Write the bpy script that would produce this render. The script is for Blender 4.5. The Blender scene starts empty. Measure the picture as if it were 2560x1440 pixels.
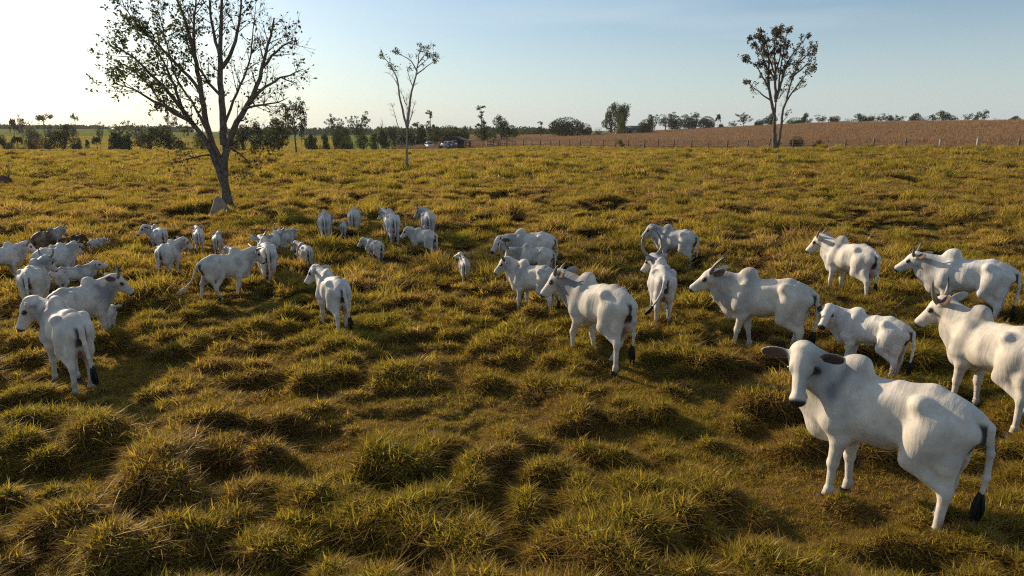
import bpy, math, random
import numpy as np
from mathutils import Vector, Matrix

# ------------------------------------------------------------------ camera, sky, sun, exposure
SC = bpy.context.scene
CAM_H = 3.9
PITCH = math.radians(13.0)
cam_data = bpy.data.cameras.new('camera')
cam_data.sensor_width = 36.0
cam_data.lens = 24.0
cam_data.clip_start = 0.1
cam_data.clip_end = 6000.0
cam = bpy.data.objects.new('camera', cam_data)
SC.collection.objects.link(cam)
cam.location = (0.0, 0.0, CAM_H)
cam.rotation_euler = (math.pi/2 - PITCH, 0.0, 0.0)
SC.camera = cam

SUN_EL = math.radians(21.0)
SUN_AZ = math.radians(-49.0)        # measured from the view axis (+Y), negative = to the left
world = bpy.data.worlds.new('World')
SC.world = world
world.use_nodes = True
wn = world.node_tree
for n in list(wn.nodes): wn.nodes.remove(n)
w_out = wn.nodes.new('ShaderNodeOutputWorld')
w_bg = wn.nodes.new('ShaderNodeBackground')
w_sky = wn.nodes.new('ShaderNodeTexSky')
w_sky.sky_type = 'NISHITA'
w_sky.sun_disc = False
w_sky.sun_elevation = SUN_EL
w_sky.sun_rotation = SUN_AZ
w_sky.altitude = 100.0
w_sky.air_density = 1.0
w_sky.dust_density = 1.2
w_sky.ozone_density = 1.0
w_bg.inputs['Strength'].default_value = 0.081
# thin streaks of cirrus, fixed to directions of the sky
w_tc = wn.nodes.new('ShaderNodeTexCoord')
w_map = wn.nodes.new('ShaderNodeMapping')
w_map.inputs['Rotation'].default_value = (math.radians(4), math.radians(-5), 0)
w_map.inputs['Scale'].default_value = (1.3, 1.3, 11.0)
w_noi = wn.nodes.new('ShaderNodeTexNoise')
w_noi.inputs['Scale'].default_value = 1.6
w_noi.inputs['Detail'].default_value = 5.0
w_noi.inputs['Roughness'].default_value = 0.55
w_rmp = wn.nodes.new('ShaderNodeMapRange')
w_rmp.inputs['From Min'].default_value = 0.42
w_rmp.inputs['To Min'].default_value = 0.10
w_rmp.inputs['From Max'].default_value = 0.85
w_rmp.inputs['To Max'].default_value = 0.50
w_mix = wn.nodes.new('ShaderNodeMix'); w_mix.data_type = 'RGBA'
w_mix.inputs['B'].default_value = (8.2, 7.9, 7.4, 1)
L = wn.links.new
L(w_tc.outputs['Generated'], w_map.inputs['Vector'])
L(w_map.outputs[0], w_noi.inputs['Vector'])
L(w_noi.outputs['Fac'], w_rmp.inputs['Value'])
# paler air low over the horizon
w_sep = wn.nodes.new('ShaderNodeSeparateXYZ'); L(w_tc.outputs['Generated'], w_sep.inputs[0])
w_low = wn.nodes.new('ShaderNodeMapRange'); w_low.interpolation_type = 'SMOOTHSTEP'
w_low.inputs['From Min'].default_value = -0.05; w_low.inputs['From Max'].default_value = 0.22
w_low.inputs['To Min'].default_value = 0.62; w_low.inputs['To Max'].default_value = 0.0
L(w_sep.outputs['Z'], w_low.inputs['Value'])
w_max = wn.nodes.new('ShaderNodeMath'); w_max.operation = 'MAXIMUM'
L(w_rmp.outputs[0], w_max.inputs[0]); L(w_low.outputs[0], w_max.inputs[1])
L(w_max.outputs[0], w_mix.inputs['Factor'])
L(w_sky.outputs['Color'], w_mix.inputs['A'])
w_tint = wn.nodes.new('ShaderNodeMix'); w_tint.data_type = 'RGBA'; w_tint.blend_type = 'MULTIPLY'
w_tint.inputs['Factor'].default_value = 1.0
w_tint.inputs['B'].default_value = (0.86, 1.0, 1.13, 1)
L(w_mix.outputs['Result'], w_tint.inputs['A'])
L(w_tint.outputs['Result'], w_bg.inputs['Color'])
L(w_bg.outputs[0], w_out.inputs['Surface'])

sun_d = bpy.data.lights.new('sun', 'SUN')
sun_d.energy = 5.0
sun_d.angle = math.radians(0.6)
sun_d.color = (1.0, 0.80, 0.56)
sun = bpy.data.objects.new('sun', sun_d)
SC.collection.objects.link(sun)
SUN_DIR = Vector((math.sin(SUN_AZ)*math.cos(SUN_EL), math.cos(SUN_AZ)*math.cos(SUN_EL), math.sin(SUN_EL)))
sun.rotation_euler = SUN_DIR.to_track_quat('Z', 'Y').to_euler()
sun.location = (-60, 30, 40)

SC.view_settings.view_transform = 'Standard'
SC.view_settings.look = 'None'
SC.view_settings.exposure = 0.40
SC.view_settings.gamma = 1.0
SC.view_settings.use_curve_mapping = False
SC.render.engine = 'CYCLES'
SC.cycles.max_bounces = 6
SC.cycles.diffuse_bounces = 3
SC.cycles.transmission_bounces = 3
SC.cycles.transparent_max_bounces = 8
SC.cycles.use_denoising = False
SC.cycles.filter_width = 1.15
SC.cycles.sample_clamp_indirect = 1.5
SC.cycles.caustics_reflective = False
SC.cycles.caustics_refractive = False
# ------------------------------------------------------------------ helpers
COL = SC.collection
F_PX = 2560.0*24.0/36.0
CT, ST = math.cos(PITCH), math.sin(PITCH)

def rng_(seed): return np.random.default_rng(seed)

def link(o, parent=None):
    COL.objects.link(o)
    if parent is not None: o.parent = parent
    return o

def tag(o, label=None, cat=None, group=None, kind=None):
    if label: o['label'] = label
    if cat: o['category'] = cat
    if group: o['group'] = group
    if kind: o['kind'] = kind
    return o

def empty(name, loc=(0, 0, 0), rz=0.0, label=None, cat=None, group=None):
    o = bpy.data.objects.new(name, None)
    o.empty_display_size = 0.2
    COL.objects.link(o)
    o.location = loc
    o.rotation_euler = (0, 0, rz)
    return tag(o, label, cat, group)

def mesh(name, V, F, smooth=False, mats=None, midx=None):
    """V (n,3) array, F (m,k) array or list of arrays with different k."""
    V = np.asarray(V, dtype=np.float32)
    blocks = F if isinstance(F, list) else [F]
    blocks = [np.asarray(b, dtype=np.int32) for b in blocks if len(b)]
    me = bpy.data.meshes.new(name)
    me.vertices.add(len(V))
    me.vertices.foreach_set('co', V.ravel())
    loops = np.concatenate([b.ravel() for b in blocks])
    tot = np.concatenate([np.full(len(b), b.shape[1], dtype=np.int32) for b in blocks])
    start = np.concatenate([[0], np.cumsum(tot)[:-1]]).astype(np.int32)
    me.loops.add(len(loops))
    me.loops.foreach_set('vertex_index', loops)
    me.polygons.add(len(tot))
    me.polygons.foreach_set('loop_start', start)
    me.polygons.foreach_set('loop_total', tot)
    if mats:
        for m in mats: me.materials.append(m)
    if midx is not None: me.polygons.foreach_set('material_index', np.asarray(midx, dtype=np.int32))
    me.update(calc_edges=True)
    me.validate()
    if smooth: me.polygons.foreach_set('use_smooth', np.ones(len(me.polygons), dtype=bool))
    return me

def fattr(me, name, vals):
    a = me.attributes.new(name, 'FLOAT', 'POINT')
    a.data.foreach_set('value', np.asarray(vals, dtype=np.float32))

def vattr(me, name, vals):
    a = me.attributes.new(name, 'FLOAT_VECTOR', 'POINT')
    a.data.foreach_set('vector', np.asarray(vals, dtype=np.float32).ravel())

def cattr(me, name, rgb):
    a = me.attributes.new(name, 'FLOAT_COLOR', 'POINT')
    c = np.ones((len(rgb), 4), dtype=np.float32); c[:, :3] = rgb
    a.data.foreach_set('color', c.ravel())

def obj(name, me, parent=None):
    return link(bpy.data.objects.new(name, me), parent)

class MB:
    """collects simple solids into one mesh"""
    def __init__(s): s.V = []; s.F = {}; s.n = 0; s.M = {}
    def add(s, V, F, m=0):
        V = np.asarray(V, float)
        for f in F:
            k = len(f)
            s.F.setdefault(k, []).append([i + s.n for i in f]); s.M.setdefault(k, []).append(m)
        s.V.append(V); s.n += len(V)
        return s
    def box(s, c, d, rz=0.0, m=0, taper=1.0):
        x, y, z = d[0]/2, d[1]/2, d[2]/2
        P = np.array([[sx*x*(taper if sz > 0 else 1), sy*y*(taper if sz > 0 else 1), sz*z] for sz in (-1, 1) for sx, sy in ((-1, -1), (1, -1), (1, 1), (-1, 1))])
        cr, sr = math.cos(rz), math.sin(rz)
        P = np.stack([P[:, 0]*cr-P[:, 1]*sr, P[:, 0]*sr+P[:, 1]*cr, P[:, 2]], 1) + np.array(c)
        return s.add(P, [(0, 3, 2, 1), (4, 5, 6, 7), (0, 1, 5, 4), (1, 2, 6, 5), (2, 3, 7, 6), (3, 0, 4, 7)], m)
    def tube(s, pts, rad, n=8, m=0, cap=True):
        V, F = tube_geo(pts, rad, n, cap)
        return s.add(V, F, m)
    def build(s, name, mats, parent=None, smooth=False):
        if not isinstance(mats, (list, tuple)): mats = [mats]
        ks = sorted(s.F)
        me = mesh(name, np.concatenate(s.V), [np.array(s.F[k]) for k in ks], smooth, mats,
                  np.concatenate([s.M[k] for k in ks]))
        return obj(name, me, parent)

def tube_geo(pts, rad, n=8, cap=True):
    P = np.asarray(pts, float); m = len(P)
    R = np.broadcast_to(np.asarray(rad, float), (m,))
    T = np.gradient(P, axis=0); T /= np.linalg.norm(T, axis=1)[:, None] + 1e-9
    ref = np.array([0, 0, 1.0]) if abs(T[0][2]) < 0.9 else np.array([1.0, 0, 0])
    V = []; a = np.linspace(0, 2*math.pi, n, endpoint=False)
    nrm = np.cross(T[0], ref); nrm /= np.linalg.norm(nrm)
    for i in range(m):
        nrm = nrm - T[i]*np.dot(nrm, T[i]); nrm /= np.linalg.norm(nrm) + 1e-9
        b = np.cross(T[i], nrm)
        V.append(P[i] + R[i]*(np.cos(a)[:, None]*nrm + np.sin(a)[:, None]*b))
    V = np.concatenate(V)
    F = [(i*n+j, i*n+(j+1) % n, (i+1)*n+(j+1) % n, (i+1)*n+j) for i in range(m-1) for j in range(n)]
    if cap:
        F.append(tuple(range(n-1, -1, -1))); F.append(tuple((m-1)*n + j for j in range(n)))
    return V, F

def tubes_mesh(name, tubes, mats, smooth=True):
    """many tubes -> one mesh (fast path)"""
    Vs, Qs, n0 = [], [], 0
    for P, R, n in tubes:
        V, F = tube_geo(P, R, n, False)
        Vs.append(V); Qs.append(np.array(F) + n0); n0 += len(V)
    return mesh(name, np.concatenate(Vs), np.concatenate(Qs), smooth, mats)

def sm(a, b, x):
    t = np.clip((np.asarray(x, float)-a)/(b-a), 0, 1)
    return t*t*(3-2*t)

# ---- value noise on numpy arrays
def _hash(i, j, s):
    n = (i.astype(np.int64)*374761393 + j.astype(np.int64)*668265263 + s*1274126177) & 0x7fffffff
    n = ((n ^ (n >> 13))*1274126177) & 0x7fffffff
    n = ((n ^ (n >> 15))*2246822519) & 0x7fffffff
    return ((n ^ (n >> 16)) & 0xffffff)/float(0xffffff)

def vnoise(x, y, s=0):
    i, j = np.floor(x), np.floor(y)
    fx, fy = x-i, y-j
    fx, fy = fx*fx*(3-2*fx), fy*fy*(3-2*fy)
    h = lambda a, b: _hash(i+a, j+b, s)
    return (h(0, 0)*(1-fx)+h(1, 0)*fx)*(1-fy) + (h(0, 1)*(1-fx)+h(1, 1)*fx)*fy

def fbm(x, y, s=0, oct=4):
    t, a, tot = 0.0, 1.0, 0.0
    for o in range(oct):
        t = t + a*vnoise(x*2**o + 17.3*o, y*2**o - 9.1*o, s+o); tot += a; a *= 0.5
    return t/tot

# ------------------------------------------------------------------ materials
def mat(name, rgb=(0.5, 0.5, 0.5), rough=0.8, metal=0.0, noise=None, bump=None, spec=0.3, attr=None):
    """noise = (scale, rgb2, lo, hi); bump = (scale, strength, distance); attr = colour attribute multiplied in"""
    m = bpy.data.materials.new(name); m.use_nodes = True
    nt = m.node_tree; b = nt.nodes['Principled BSDF']
    b.inputs['Base Color'].default_value = (*rgb, 1)
    b.inputs['Roughness'].default_value = rough
    b.inputs['Metallic'].default_value = metal
    b.inputs['Specular IOR Level'].default_value = spec
    tc = None
    def coord():
        nonlocal tc
        if tc is None: tc = nt.nodes.new('ShaderNodeTexCoord')
        return tc.outputs['Object']
    if noise:
        n = nt.nodes.new('ShaderNodeTexNoise'); n.inputs['Scale'].default_value = noise[0]
        n.inputs['Detail'].default_value = 6
        nt.links.new(coord(), n.inputs['Vector'])
        r = nt.nodes.new('ShaderNodeMapRange')
        r.inputs['From Min'].default_value = noise[2]; r.inputs['From Max'].default_value = noise[3]
        nt.links.new(n.outputs['Fac'], r.inputs['Value'])
        x = nt.nodes.new('ShaderNodeMix'); x.data_type = 'RGBA'
        x.inputs['A'].default_value = (*rgb, 1); x.inputs['B'].default_value = (*noise[1], 1)
        nt.links.new(r.outputs[0], x.inputs['Factor'])
        nt.links.new(x.outputs['Result'], b.inputs['Base Color'])
    if bump:
        n = nt.nodes.new('ShaderNodeTexNoise'); n.inputs['Scale'].default_value = bump[0]
        n.inputs['Detail'].default_value = 6
        nt.links.new(coord(), n.inputs['Vector'])
        bp = nt.nodes.new('ShaderNodeBump'); bp.inputs['Strength'].default_value = bump[1]
        bp.inputs['Distance'].default_value = bump[2]
        nt.links.new(n.outputs['Fac'], bp.inputs['Height'])
        nt.links.new(bp.outputs[0], b.inputs['Normal'])
    return m

def leaf_mat(name, rgb, rgb2, trans=0.35, dry=None, dry_amount=0.0, patch=0.0):
    """thin leaves: diffuse + translucent, colour varied per leaf (attribute lv) and per instance"""
    m = bpy.data.materials.new(name); m.use_nodes = True
    nt = m.node_tree
    for n in list(nt.nodes): nt.nodes.remove(n)
    out = nt.nodes.new('ShaderNodeOutputMaterial')
    at = nt.nodes.new('ShaderNodeAttribute'); at.attribute_name = 'lv'
    mx = nt.nodes.new('ShaderNodeMix'); mx.data_type = 'RGBA'
    mx.inputs['A'].default_value = (*rgb, 1); mx.inputs['B'].default_value = (*rgb2, 1)
    nt.links.new(at.outputs['Fac'], mx.inputs['Factor'])
    col = mx.outputs['Result']
    if dry:
        ad = nt.nodes.new('ShaderNodeAttribute'); ad.attribute_name = 'dry'
        md = nt.nodes.new('ShaderNodeMix'); md.data_type = 'RGBA'
        md.inputs['B'].default_value = (*dry, 1)
        nt.links.new(ad.outputs['Fac'], md.inputs['Factor'])
        nt.links.new(col, md.inputs['A']); col = md.outputs['Result']
    d = nt.nodes.new('ShaderNodeBsdfDiffuse'); t = nt.nodes.new('ShaderNodeBsdfTranslucent')
    ms = nt.nodes.new('ShaderNodeMixShader'); ms.inputs[0].default_value = trans
    nt.links.new(col, d.inputs['Color']); nt.links.new(col, t.inputs['Color'])
    nt.links.new(d.outputs[0], ms.inputs[1]); nt.links.new(t.outputs[0], ms.inputs[2])
    nt.links.new(ms.outputs[0], out.inputs['Surface'])
    return m
# ------------------------------------------------------------------ terrain
def fence_side(x, y):
    """metres beyond the fence line (positive = dry crop field)"""
    # straight run from (66,80) to (-8,197), then bending left
    nx, ny = 117.0, 74.0; l = math.hypot(nx, ny)
    d1 = ((x-66.0)*nx + (y-80.0)*ny)/l
    d2 = (y-197.0)*0.97 + (x+8.0)*0.24
    return np.where(x < -8.0, d2, d1)

def h_base(x, y):
    x = np.asarray(x, float); y = np.asarray(y, float)
    sp = np.log1p(np.exp(np.clip((x-14.0)/9.0, -30, 30)))*9.0
    h = 0.027*np.minimum(sp, 110.0)
    # crop hill on the right, rising away from the fence to a crest
    d = fence_side(x, y)
    a = x/np.maximum(y, 1.0)
    hill = 2.9*sm(0.06, 0.5, a)*sm(0, 170, d)*sm(-0.25, 0.05, a)
    hill = hill*(1.0 - 0.55*sm(190, 420, d))
    h = h + hill*sm(-8, 10, d)
    # low valley beyond the pasture on the left, then the far green hill
    lf = sm(0.05, -0.3, a)
    dip = -3.6*sm(135, 185, y)*lf
    far = 5.2*sm(260, 620, y)*sm(-0.35, -0.62, a)*lf + 3.4*sm(260, 600, y)*lf
    h = h + dip + far
    return h + 0.16*(fbm(x/9.0, y/9.0, 5, 3)-0.5)*sm(200, 60, y)

TCELL = .86
def mounds(x, y, seed=3, cell=TCELL):
    """tussocks: height above the base ground (m) and 0..1 profile"""
    x = np.asarray(x, float); y = np.asarray(y, float)
    ci, cj = np.floor(x/cell), np.floor(y/cell)
    best = np.zeros_like(x)
    for di in (-1, 0, 1):
        for dj in (-1, 0, 1):
            i, j = ci+di, cj+dj
            px = (i + 0.1 + 0.8*_hash(i, j, seed))*cell
            py = (j + 0.1 + 0.8*_hash(i, j, seed+1))*cell
            r = cell*(0.40 + 0.48*_hash(i, j, seed+2))
            hh = 0.12 + 0.34*_hash(i, j, seed+3)**1.3
            hh = np.where(_hash(i, j, seed+4) < 0.06, 0.0, hh)
            d2 = ((x-px)**2 + ((y-py)*1.1)**2)/(r*r)
            b = hh*np.clip(1-d2, 0, 1)**0.95
            best = np.maximum(best, b)
    return best

def bare(x, y):
    """trampled, thin ground 0..1"""
    n = fbm(x/5.0+3.1, y/5.0-7.7, 21, 3)
    return sm(0.70, 0.80, n)*.8

def relief(x, y):
    x = np.asarray(x, float); y = np.asarray(y, float)
    mod = 0.55 + 0.75*fbm(x/3.3, y/3.3, 40, 2)
    wx = .5*(fbm(x*1.3, y*1.3, 61, 2)-.5); wy = .5*(fbm(x*1.3+50, y*1.3, 62, 2)-.5)
    big = mounds(x+wx, y+wy)*.42
    lump = sm(.34, .70, fbm((x+wx*.5)/.38, (y+wy*.5)/.34, 71, 2))
    fine = vnoise(x/.17, y/.17, 75)*vnoise(x/.3+7, y/.3, 76)
    hole = sm(.60, .72, fbm(x/.85+31, y/.85, 81, 2))
    amp = 1.08 + .40*sm(13, 24, y)
    return amp*(big + .20*lump + .08*fine)*mod*(1-.8*hole)*(1-0.7*bare(x, y))*(1-.85*sm(85, 128, y))

def h_ground(x, y):
    x = np.asarray(x, float); y = np.asarray(y, float)
    return h_base(x, y) + relief(x, y)

def px_ray(px, py):
    u, v = (px-1280.0)/F_PX, (720.0-py)/F_PX
    return np.array([u, CT + v*ST, -ST + v*CT])

def px_ground(px, py, tmax=900.0):
    """point of the ground seen at pixel (px, py) of the 2560 wide photograph"""
    d = px_ray(px, py)
    t = np.concatenate([np.arange(2, 60, 0.05), np.arange(60, tmax, 0.25)])
    P = d[None]*t[:, None]
    z = P[:, 2] + CAM_H - h_base(P[:, 0], P[:, 1])
    k = np.argmax(z <= 0) if (z <= 0).any() else len(t)-1
    return np.array([P[k, 0], P[k, 1], float(h_base(P[k:k+1, 0], P[k:k+1, 1])[0])])

def px_at(px, y_depth):
    """ground point in the column of pixel px (near the horizon) at distance y_depth"""
    x = (px-1280.0)/F_PX*y_depth/ (CT + (720-330)/F_PX*ST)
    return np.array([x, y_depth, float(h_base(np.array([x]), np.array([y_depth]))[0])])

def project(P):
    P = np.asarray(P, float)
    x, y, z = P[..., 0], P[..., 1], P[..., 2]-CAM_H
    dep = y*CT - z*ST; up = y*ST + z*CT
    return 1280 + F_PX*x/dep, 720 - F_PX*up/dep
# ------------------------------------------------------------------ ground sheet
def ground_material():
    m = bpy.data.materials.new('pasture_soil'); m.use_nodes = True
    nt = m.node_tree; b = nt.nodes['Principled BSDF']; N = nt.nodes.new; K = nt.links.new
    b.inputs['Roughness'].default_value = .95; b.inputs['Specular IOR Level'].default_value = 0.0
    geo = N('ShaderNodeNewGeometry'); crop = N('ShaderNodeAttribute'); crop.attribute_name = 'crop'
    far = N('ShaderNodeAttribute'); far.attribute_name = 'far'
    def noise(sc, lo, hi, det=5):
        n = N('ShaderNodeTexNoise'); n.inputs['Scale'].default_value = sc; n.inputs['Detail'].default_value = det
        K(geo.outputs['Position'], n.inputs['Vector'])
        r = N('ShaderNodeMapRange'); r.inputs['From Min'].default_value = lo; r.inputs['From Max'].default_value = hi
        K(n.outputs['Fac'], r.inputs['Value']); return r.outputs[0]
    def mix(f, A, B):
        x = N('ShaderNodeMix'); x.data_type = 'RGBA'
        if isinstance(f, float): x.inputs['Factor'].default_value = f
        else: K(f, x.inputs['Factor'])
        for nm, v in (('A', A), ('B', B)):
            if isinstance(v, tuple): x.inputs[nm].default_value = (*v, 1)
            else: K(v, x.inputs[nm])
        return x.outputs['Result']
    soil = mix(noise(2.5, .35, .65), (.060, .036, .017), (.115, .080, .036))
    soil = mix(noise(.5, .4, .62), soil, (.085, .075, .022))
    cropc = mix(noise(1.2, .35, .65), (.22, .125, .065), (.27, .17, .09))
    farc = mix(noise(.03, .4, .6, 8), (.125, .165, .030), (.170, .165, .040))
    c = mix(crop.outputs['Fac'], soil, cropc)
    c = mix(far.outputs['Fac'], c, farc)
    K(c, b.inputs['Base Color'])
    n = N('ShaderNodeTexNoise'); n.inputs['Scale'].default_value = 9; n.inputs['Detail'].default_value = 8
    K(geo.outputs['Position'], n.inputs['Vector'])
    bp = N('ShaderNodeBump'); bp.inputs['Strength'].default_value = .7; bp.inputs['Distance'].default_value = .06
    K(n.outputs['Fac'], bp.inputs['Height']); K(bp.outputs[0], b.inputs['Normal'])
    return m

def grid_sheet(xs, ys):
    X, Y = np.meshgrid(xs, ys, indexing='ij')
    nx, ny = X.shape
    I = np.arange(nx*ny).reshape(nx, ny)
    Q = np.stack([I[:-1, :-1], I[1:, :-1], I[1:, 1:], I[:-1, 1:]], -1).reshape(-1, 4)
    return X.ravel(), Y.ravel(), Q

# polar-like sheet: fine near the camera, coarse to the horizon
rows = np.concatenate([np.arange(-12, 2.0, 1.0), np.arange(2.0, 16, .06), np.arange(16.0, 40, .12), np.arange(40, 80, .2), np.arange(80, 140, .35), 140*1.02**np.arange(0, 30), 254*1.05**np.arange(0, 62)])
rows = np.unique(np.round(rows, 4))
us = np.linspace(-1, 1, 601)
Rr = np.repeat(rows, len(us)); Uu = np.tile(us, len(rows))
half = np.where(Rr < 40, 1.0*np.maximum(Rr, 8)+6, 46 + (Rr-40)*1.35)
gx, gy = Uu*half, Rr
gz = h_ground(gx, gy)
gz = np.where(gy > 140, h_base(gx, gy) + .05, gz)
gz = gz - sm(1500, 5000, gy)*6
nI = np.arange(len(rows)*len(us)).reshape(len(rows), len(us))
gq = np.stack([nI[:-1, :-1], nI[:-1, 1:], nI[1:, 1:], nI[1:, :-1]], -1).reshape(-1, 4)
gme = mesh('ground', np.stack([gx, gy, gz], 1), gq, True, [ground_material()])
fd = fence_side(gx, gy)
crop_w = sm(0, 2.5, fd)*sm(-.22, -.12, gx/np.maximum(gy, 1))
fattr(gme, 'crop', crop_w)
fattr(gme, 'far', sm(140, 175, gy)*sm(-.06, -.2, gx/np.maximum(gy, 1)) + sm(480, 560, gy)*sm(-.2, 0, gx/np.maximum(gy, 1)))
tag(obj('ground', gme), 'rough pasture ground rising to a hill of dry crop on the right', 'ground', None, 'structure')
# ------------------------------------------------------------------ zebu cattle as one smooth implicit surface each
def surface_nets(Fd, org, h):
    S = Fd < 0
    nx, ny, nz = Fd.shape
    c = [(0,0,0),(1,0,0),(0,1,0),(1,1,0),(0,0,1),(1,0,1),(0,1,1),(1,1,1)]
    sl = lambda A, o: A[o[0]:nx-1+o[0], o[1]:ny-1+o[1], o[2]:nz-1+o[2]]
    cnt8 = sum(sl(S, o).astype(np.int8) for o in c)
    act = (cnt8 > 0) & (cnt8 < 8)
    idx = np.argwhere(act)
    i, j, k = idx.T
    acc = np.zeros((len(idx), 3)); num = np.zeros(len(idx))
    for a in range(8):
        for b in range(a+1, 8):
            if sum(abs(c[a][q]-c[b][q]) for q in range(3)) != 1: continue
            fa = Fd[i+c[a][0], j+c[a][1], k+c[a][2]]; fb = Fd[i+c[b][0], j+c[b][1], k+c[b][2]]
            m = (fa < 0) != (fb < 0)
            t = np.where(m, fa/np.where(m, fa-fb, 1), 0)
            p = np.array(c[a])[None] + t[:, None]*(np.array(c[b])-np.array(c[a]))[None]
            acc[m] += p[m]; num[m] += 1
    V = (idx + acc/num[:, None])*h + org
    vid = -np.ones(act.shape, dtype=np.int64); vid[i, j, k] = np.arange(len(idx))
    Q = []
    for ax in range(3):
        sA = [slice(None)]*3; sB = [slice(None)]*3
        sA[ax] = slice(0, -1); sB[ax] = slice(1, None)
        a, b = S[tuple(sA)], S[tuple(sB)]
        e = np.argwhere(a != b)
        o1, o2 = [q for q in range(3) if q != ax]
        e = e[(e[:, o1] > 0) & (e[:, o2] > 0) & (e[:, o1] < Fd.shape[o1]-1) & (e[:, o2] < Fd.shape[o2]-1)]
        def cell(d1, d2):
            q = e.copy(); q[:, o1] -= d1; q[:, o2] -= d2
            return vid[q[:, 0], q[:, 1], q[:, 2]]
        q = np.stack([cell(1, 1), cell(0, 1), cell(0, 0), cell(1, 0)], 1)
        ins = a[e[:, 0], e[:, 1], e[:, 2]]
        if ax == 1: ins = ~ins
        q[~ins] = q[~ins][:, ::-1]
        Q.append(q)
    Q = np.concatenate(Q)
    Q = Q[(Q >= 0).all(1)]
    return V, Q

def smooth_mesh(V, Q, it=1, lam=0.5):
    for _ in range(it):
        A = np.zeros_like(V); n = np.zeros(len(V))
        for a, b in ((0, 1), (1, 2), (2, 3), (3, 0)):
            for p, q in ((a, b), (b, a)):
                np.add.at(A, Q[:, p], V[Q[:, q]]); np.add.at(n, Q[:, p], 1)
        V = V + lam*(A/np.maximum(n, 1)[:, None]-V)
    return V

class Field:
    def __init__(s, lo, hi, h):
        s.h = h; s.org = np.array(lo, float)
        s.n = np.ceil((np.array(hi)-s.org)/h).astype(int)+1
        s.ax = [s.org[q] + np.arange(s.n[q])*h for q in range(3)]
        s.F = np.full(tuple(s.n), 1.0)
    def box(s, lo, hi):
        a = [max(0, int((lo[q]-s.org[q])/s.h)-1) for q in range(3)]
        b = [min(s.n[q], int((hi[q]-s.org[q])/s.h)+3) for q in range(3)]
        return a, b
    def put(s, fn, lo, hi, k, sub=False):
        m = k + 2.5*s.h
        a, b = s.box(np.array(lo)-m, np.array(hi)+m)
        if any(b[q] <= a[q] for q in range(3)): return
        sl = tuple(slice(a[q], b[q]) for q in range(3))
        X, Y, Z = np.meshgrid(*[s.ax[q][a[q]:b[q]] for q in range(3)], indexing='ij', sparse=True)
        d = fn(X, Y, Z)
        f = s.F[sl]
        if sub:
            d = -d
            hh = np.clip(k-np.abs(f-d), 0, None)/k if k > 0 else 0
            s.F[sl] = np.maximum(f, d) + hh*hh*k*0.25
        else:
            hh = np.clip(k-np.abs(f-d), 0, None)/k if k > 0 else 0
            s.F[sl] = np.minimum(f, d) - hh*hh*k*0.25
    def cone(s, a, b, ra, rb, k=0.05, n=None, fl=1.0, sub=False):
        """tapered capsule a-b, optionally flattened by fl along n"""
        a = np.array(a, float); b = np.array(b, float); ab = b-a; L2 = ab@ab + 1e-12
        if n is not None:
            n = np.array(n, float); n = n - ab*(n@ab)/L2; n /= np.linalg.norm(n)
        rm = max(ra, rb)
        def fn(X, Y, Z):
            x, y, z = X-a[0], Y-a[1], Z-a[2]
            t = np.clip((x*ab[0]+y*ab[1]+z*ab[2])/L2, 0, 1)
            qx, qy, qz = x-t*ab[0], y-t*ab[1], z-t*ab[2]
            r2 = qx*qx+qy*qy+qz*qz
            if n is not None:
                dn = qx*n[0]+qy*n[1]+qz*n[2]
                r2 = r2 + dn*dn*(1/(fl*fl)-1)
                return (np.sqrt(r2)-(ra+(rb-ra)*t))*(0.5+0.5*fl)
            return np.sqrt(r2)-(ra+(rb-ra)*t)
        s.put(fn, np.minimum(a, b)-rm, np.maximum(a, b)+rm, k, sub)
    def ell(s, c, r, k=0.05, R=None, sub=False):
        """ellipsoid, R rows = local axes"""
        c = np.array(c, float); r = np.array(r, float); R = np.eye(3) if R is None else np.array(R, float)
        rm = np.sqrt(((R*r[:, None])**2).sum(0)); mn = r.min()
        def fn(X, Y, Z):
            x, y, z = X-c[0], Y-c[1], Z-c[2]
            q = 0; g = 0
            for m in range(3):
                w = (x*R[m, 0]+y*R[m, 1]+z*R[m, 2])/r[m]
                q = q + w*w; g = g + (w/r[m])**2
            q = np.sqrt(q); g = np.sqrt(g)+1e-9
            return np.where(q > 0.2, q*(q-1)/g, -mn)
        s.put(fn, c-rm, c+rm, k, sub)
    def chain(s, P, R, k=0.03, **kw):
        for q in range(len(P)-1): s.cone(P[q], P[q+1], R[q], R[q+1], k, **kw)

def curve_tab(xs, vs, n=160, blur=9):
    x = np.linspace(xs[0], xs[-1], n); v = np.interp(x, xs, vs)
    p = np.pad(v, blur, mode='edge'); kk = np.hanning(2*blur+1); kk /= kk.sum()
    return x, np.convolve(p, kk, 'valid')

def dirv(yaw, pitch):
    return np.array([math.cos(pitch)*math.cos(yaw), math.cos(pitch)*math.sin(yaw), math.sin(pitch)])

def bez(P, n=9):
    P = np.array(P, float); t = np.linspace(0, 1, n)[:, None]
    while len(P.shape) == 2 and len(P) > 1 and False: pass
    if len(P) == 3: return (1-t)**2*P[0]+2*t*(1-t)*P[1]+t*t*P[2]
    return (1-t)**3*P[0]+3*t*(1-t)**2*P[1]+3*t*t*(1-t)*P[2]+t**3*P[3]

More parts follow.
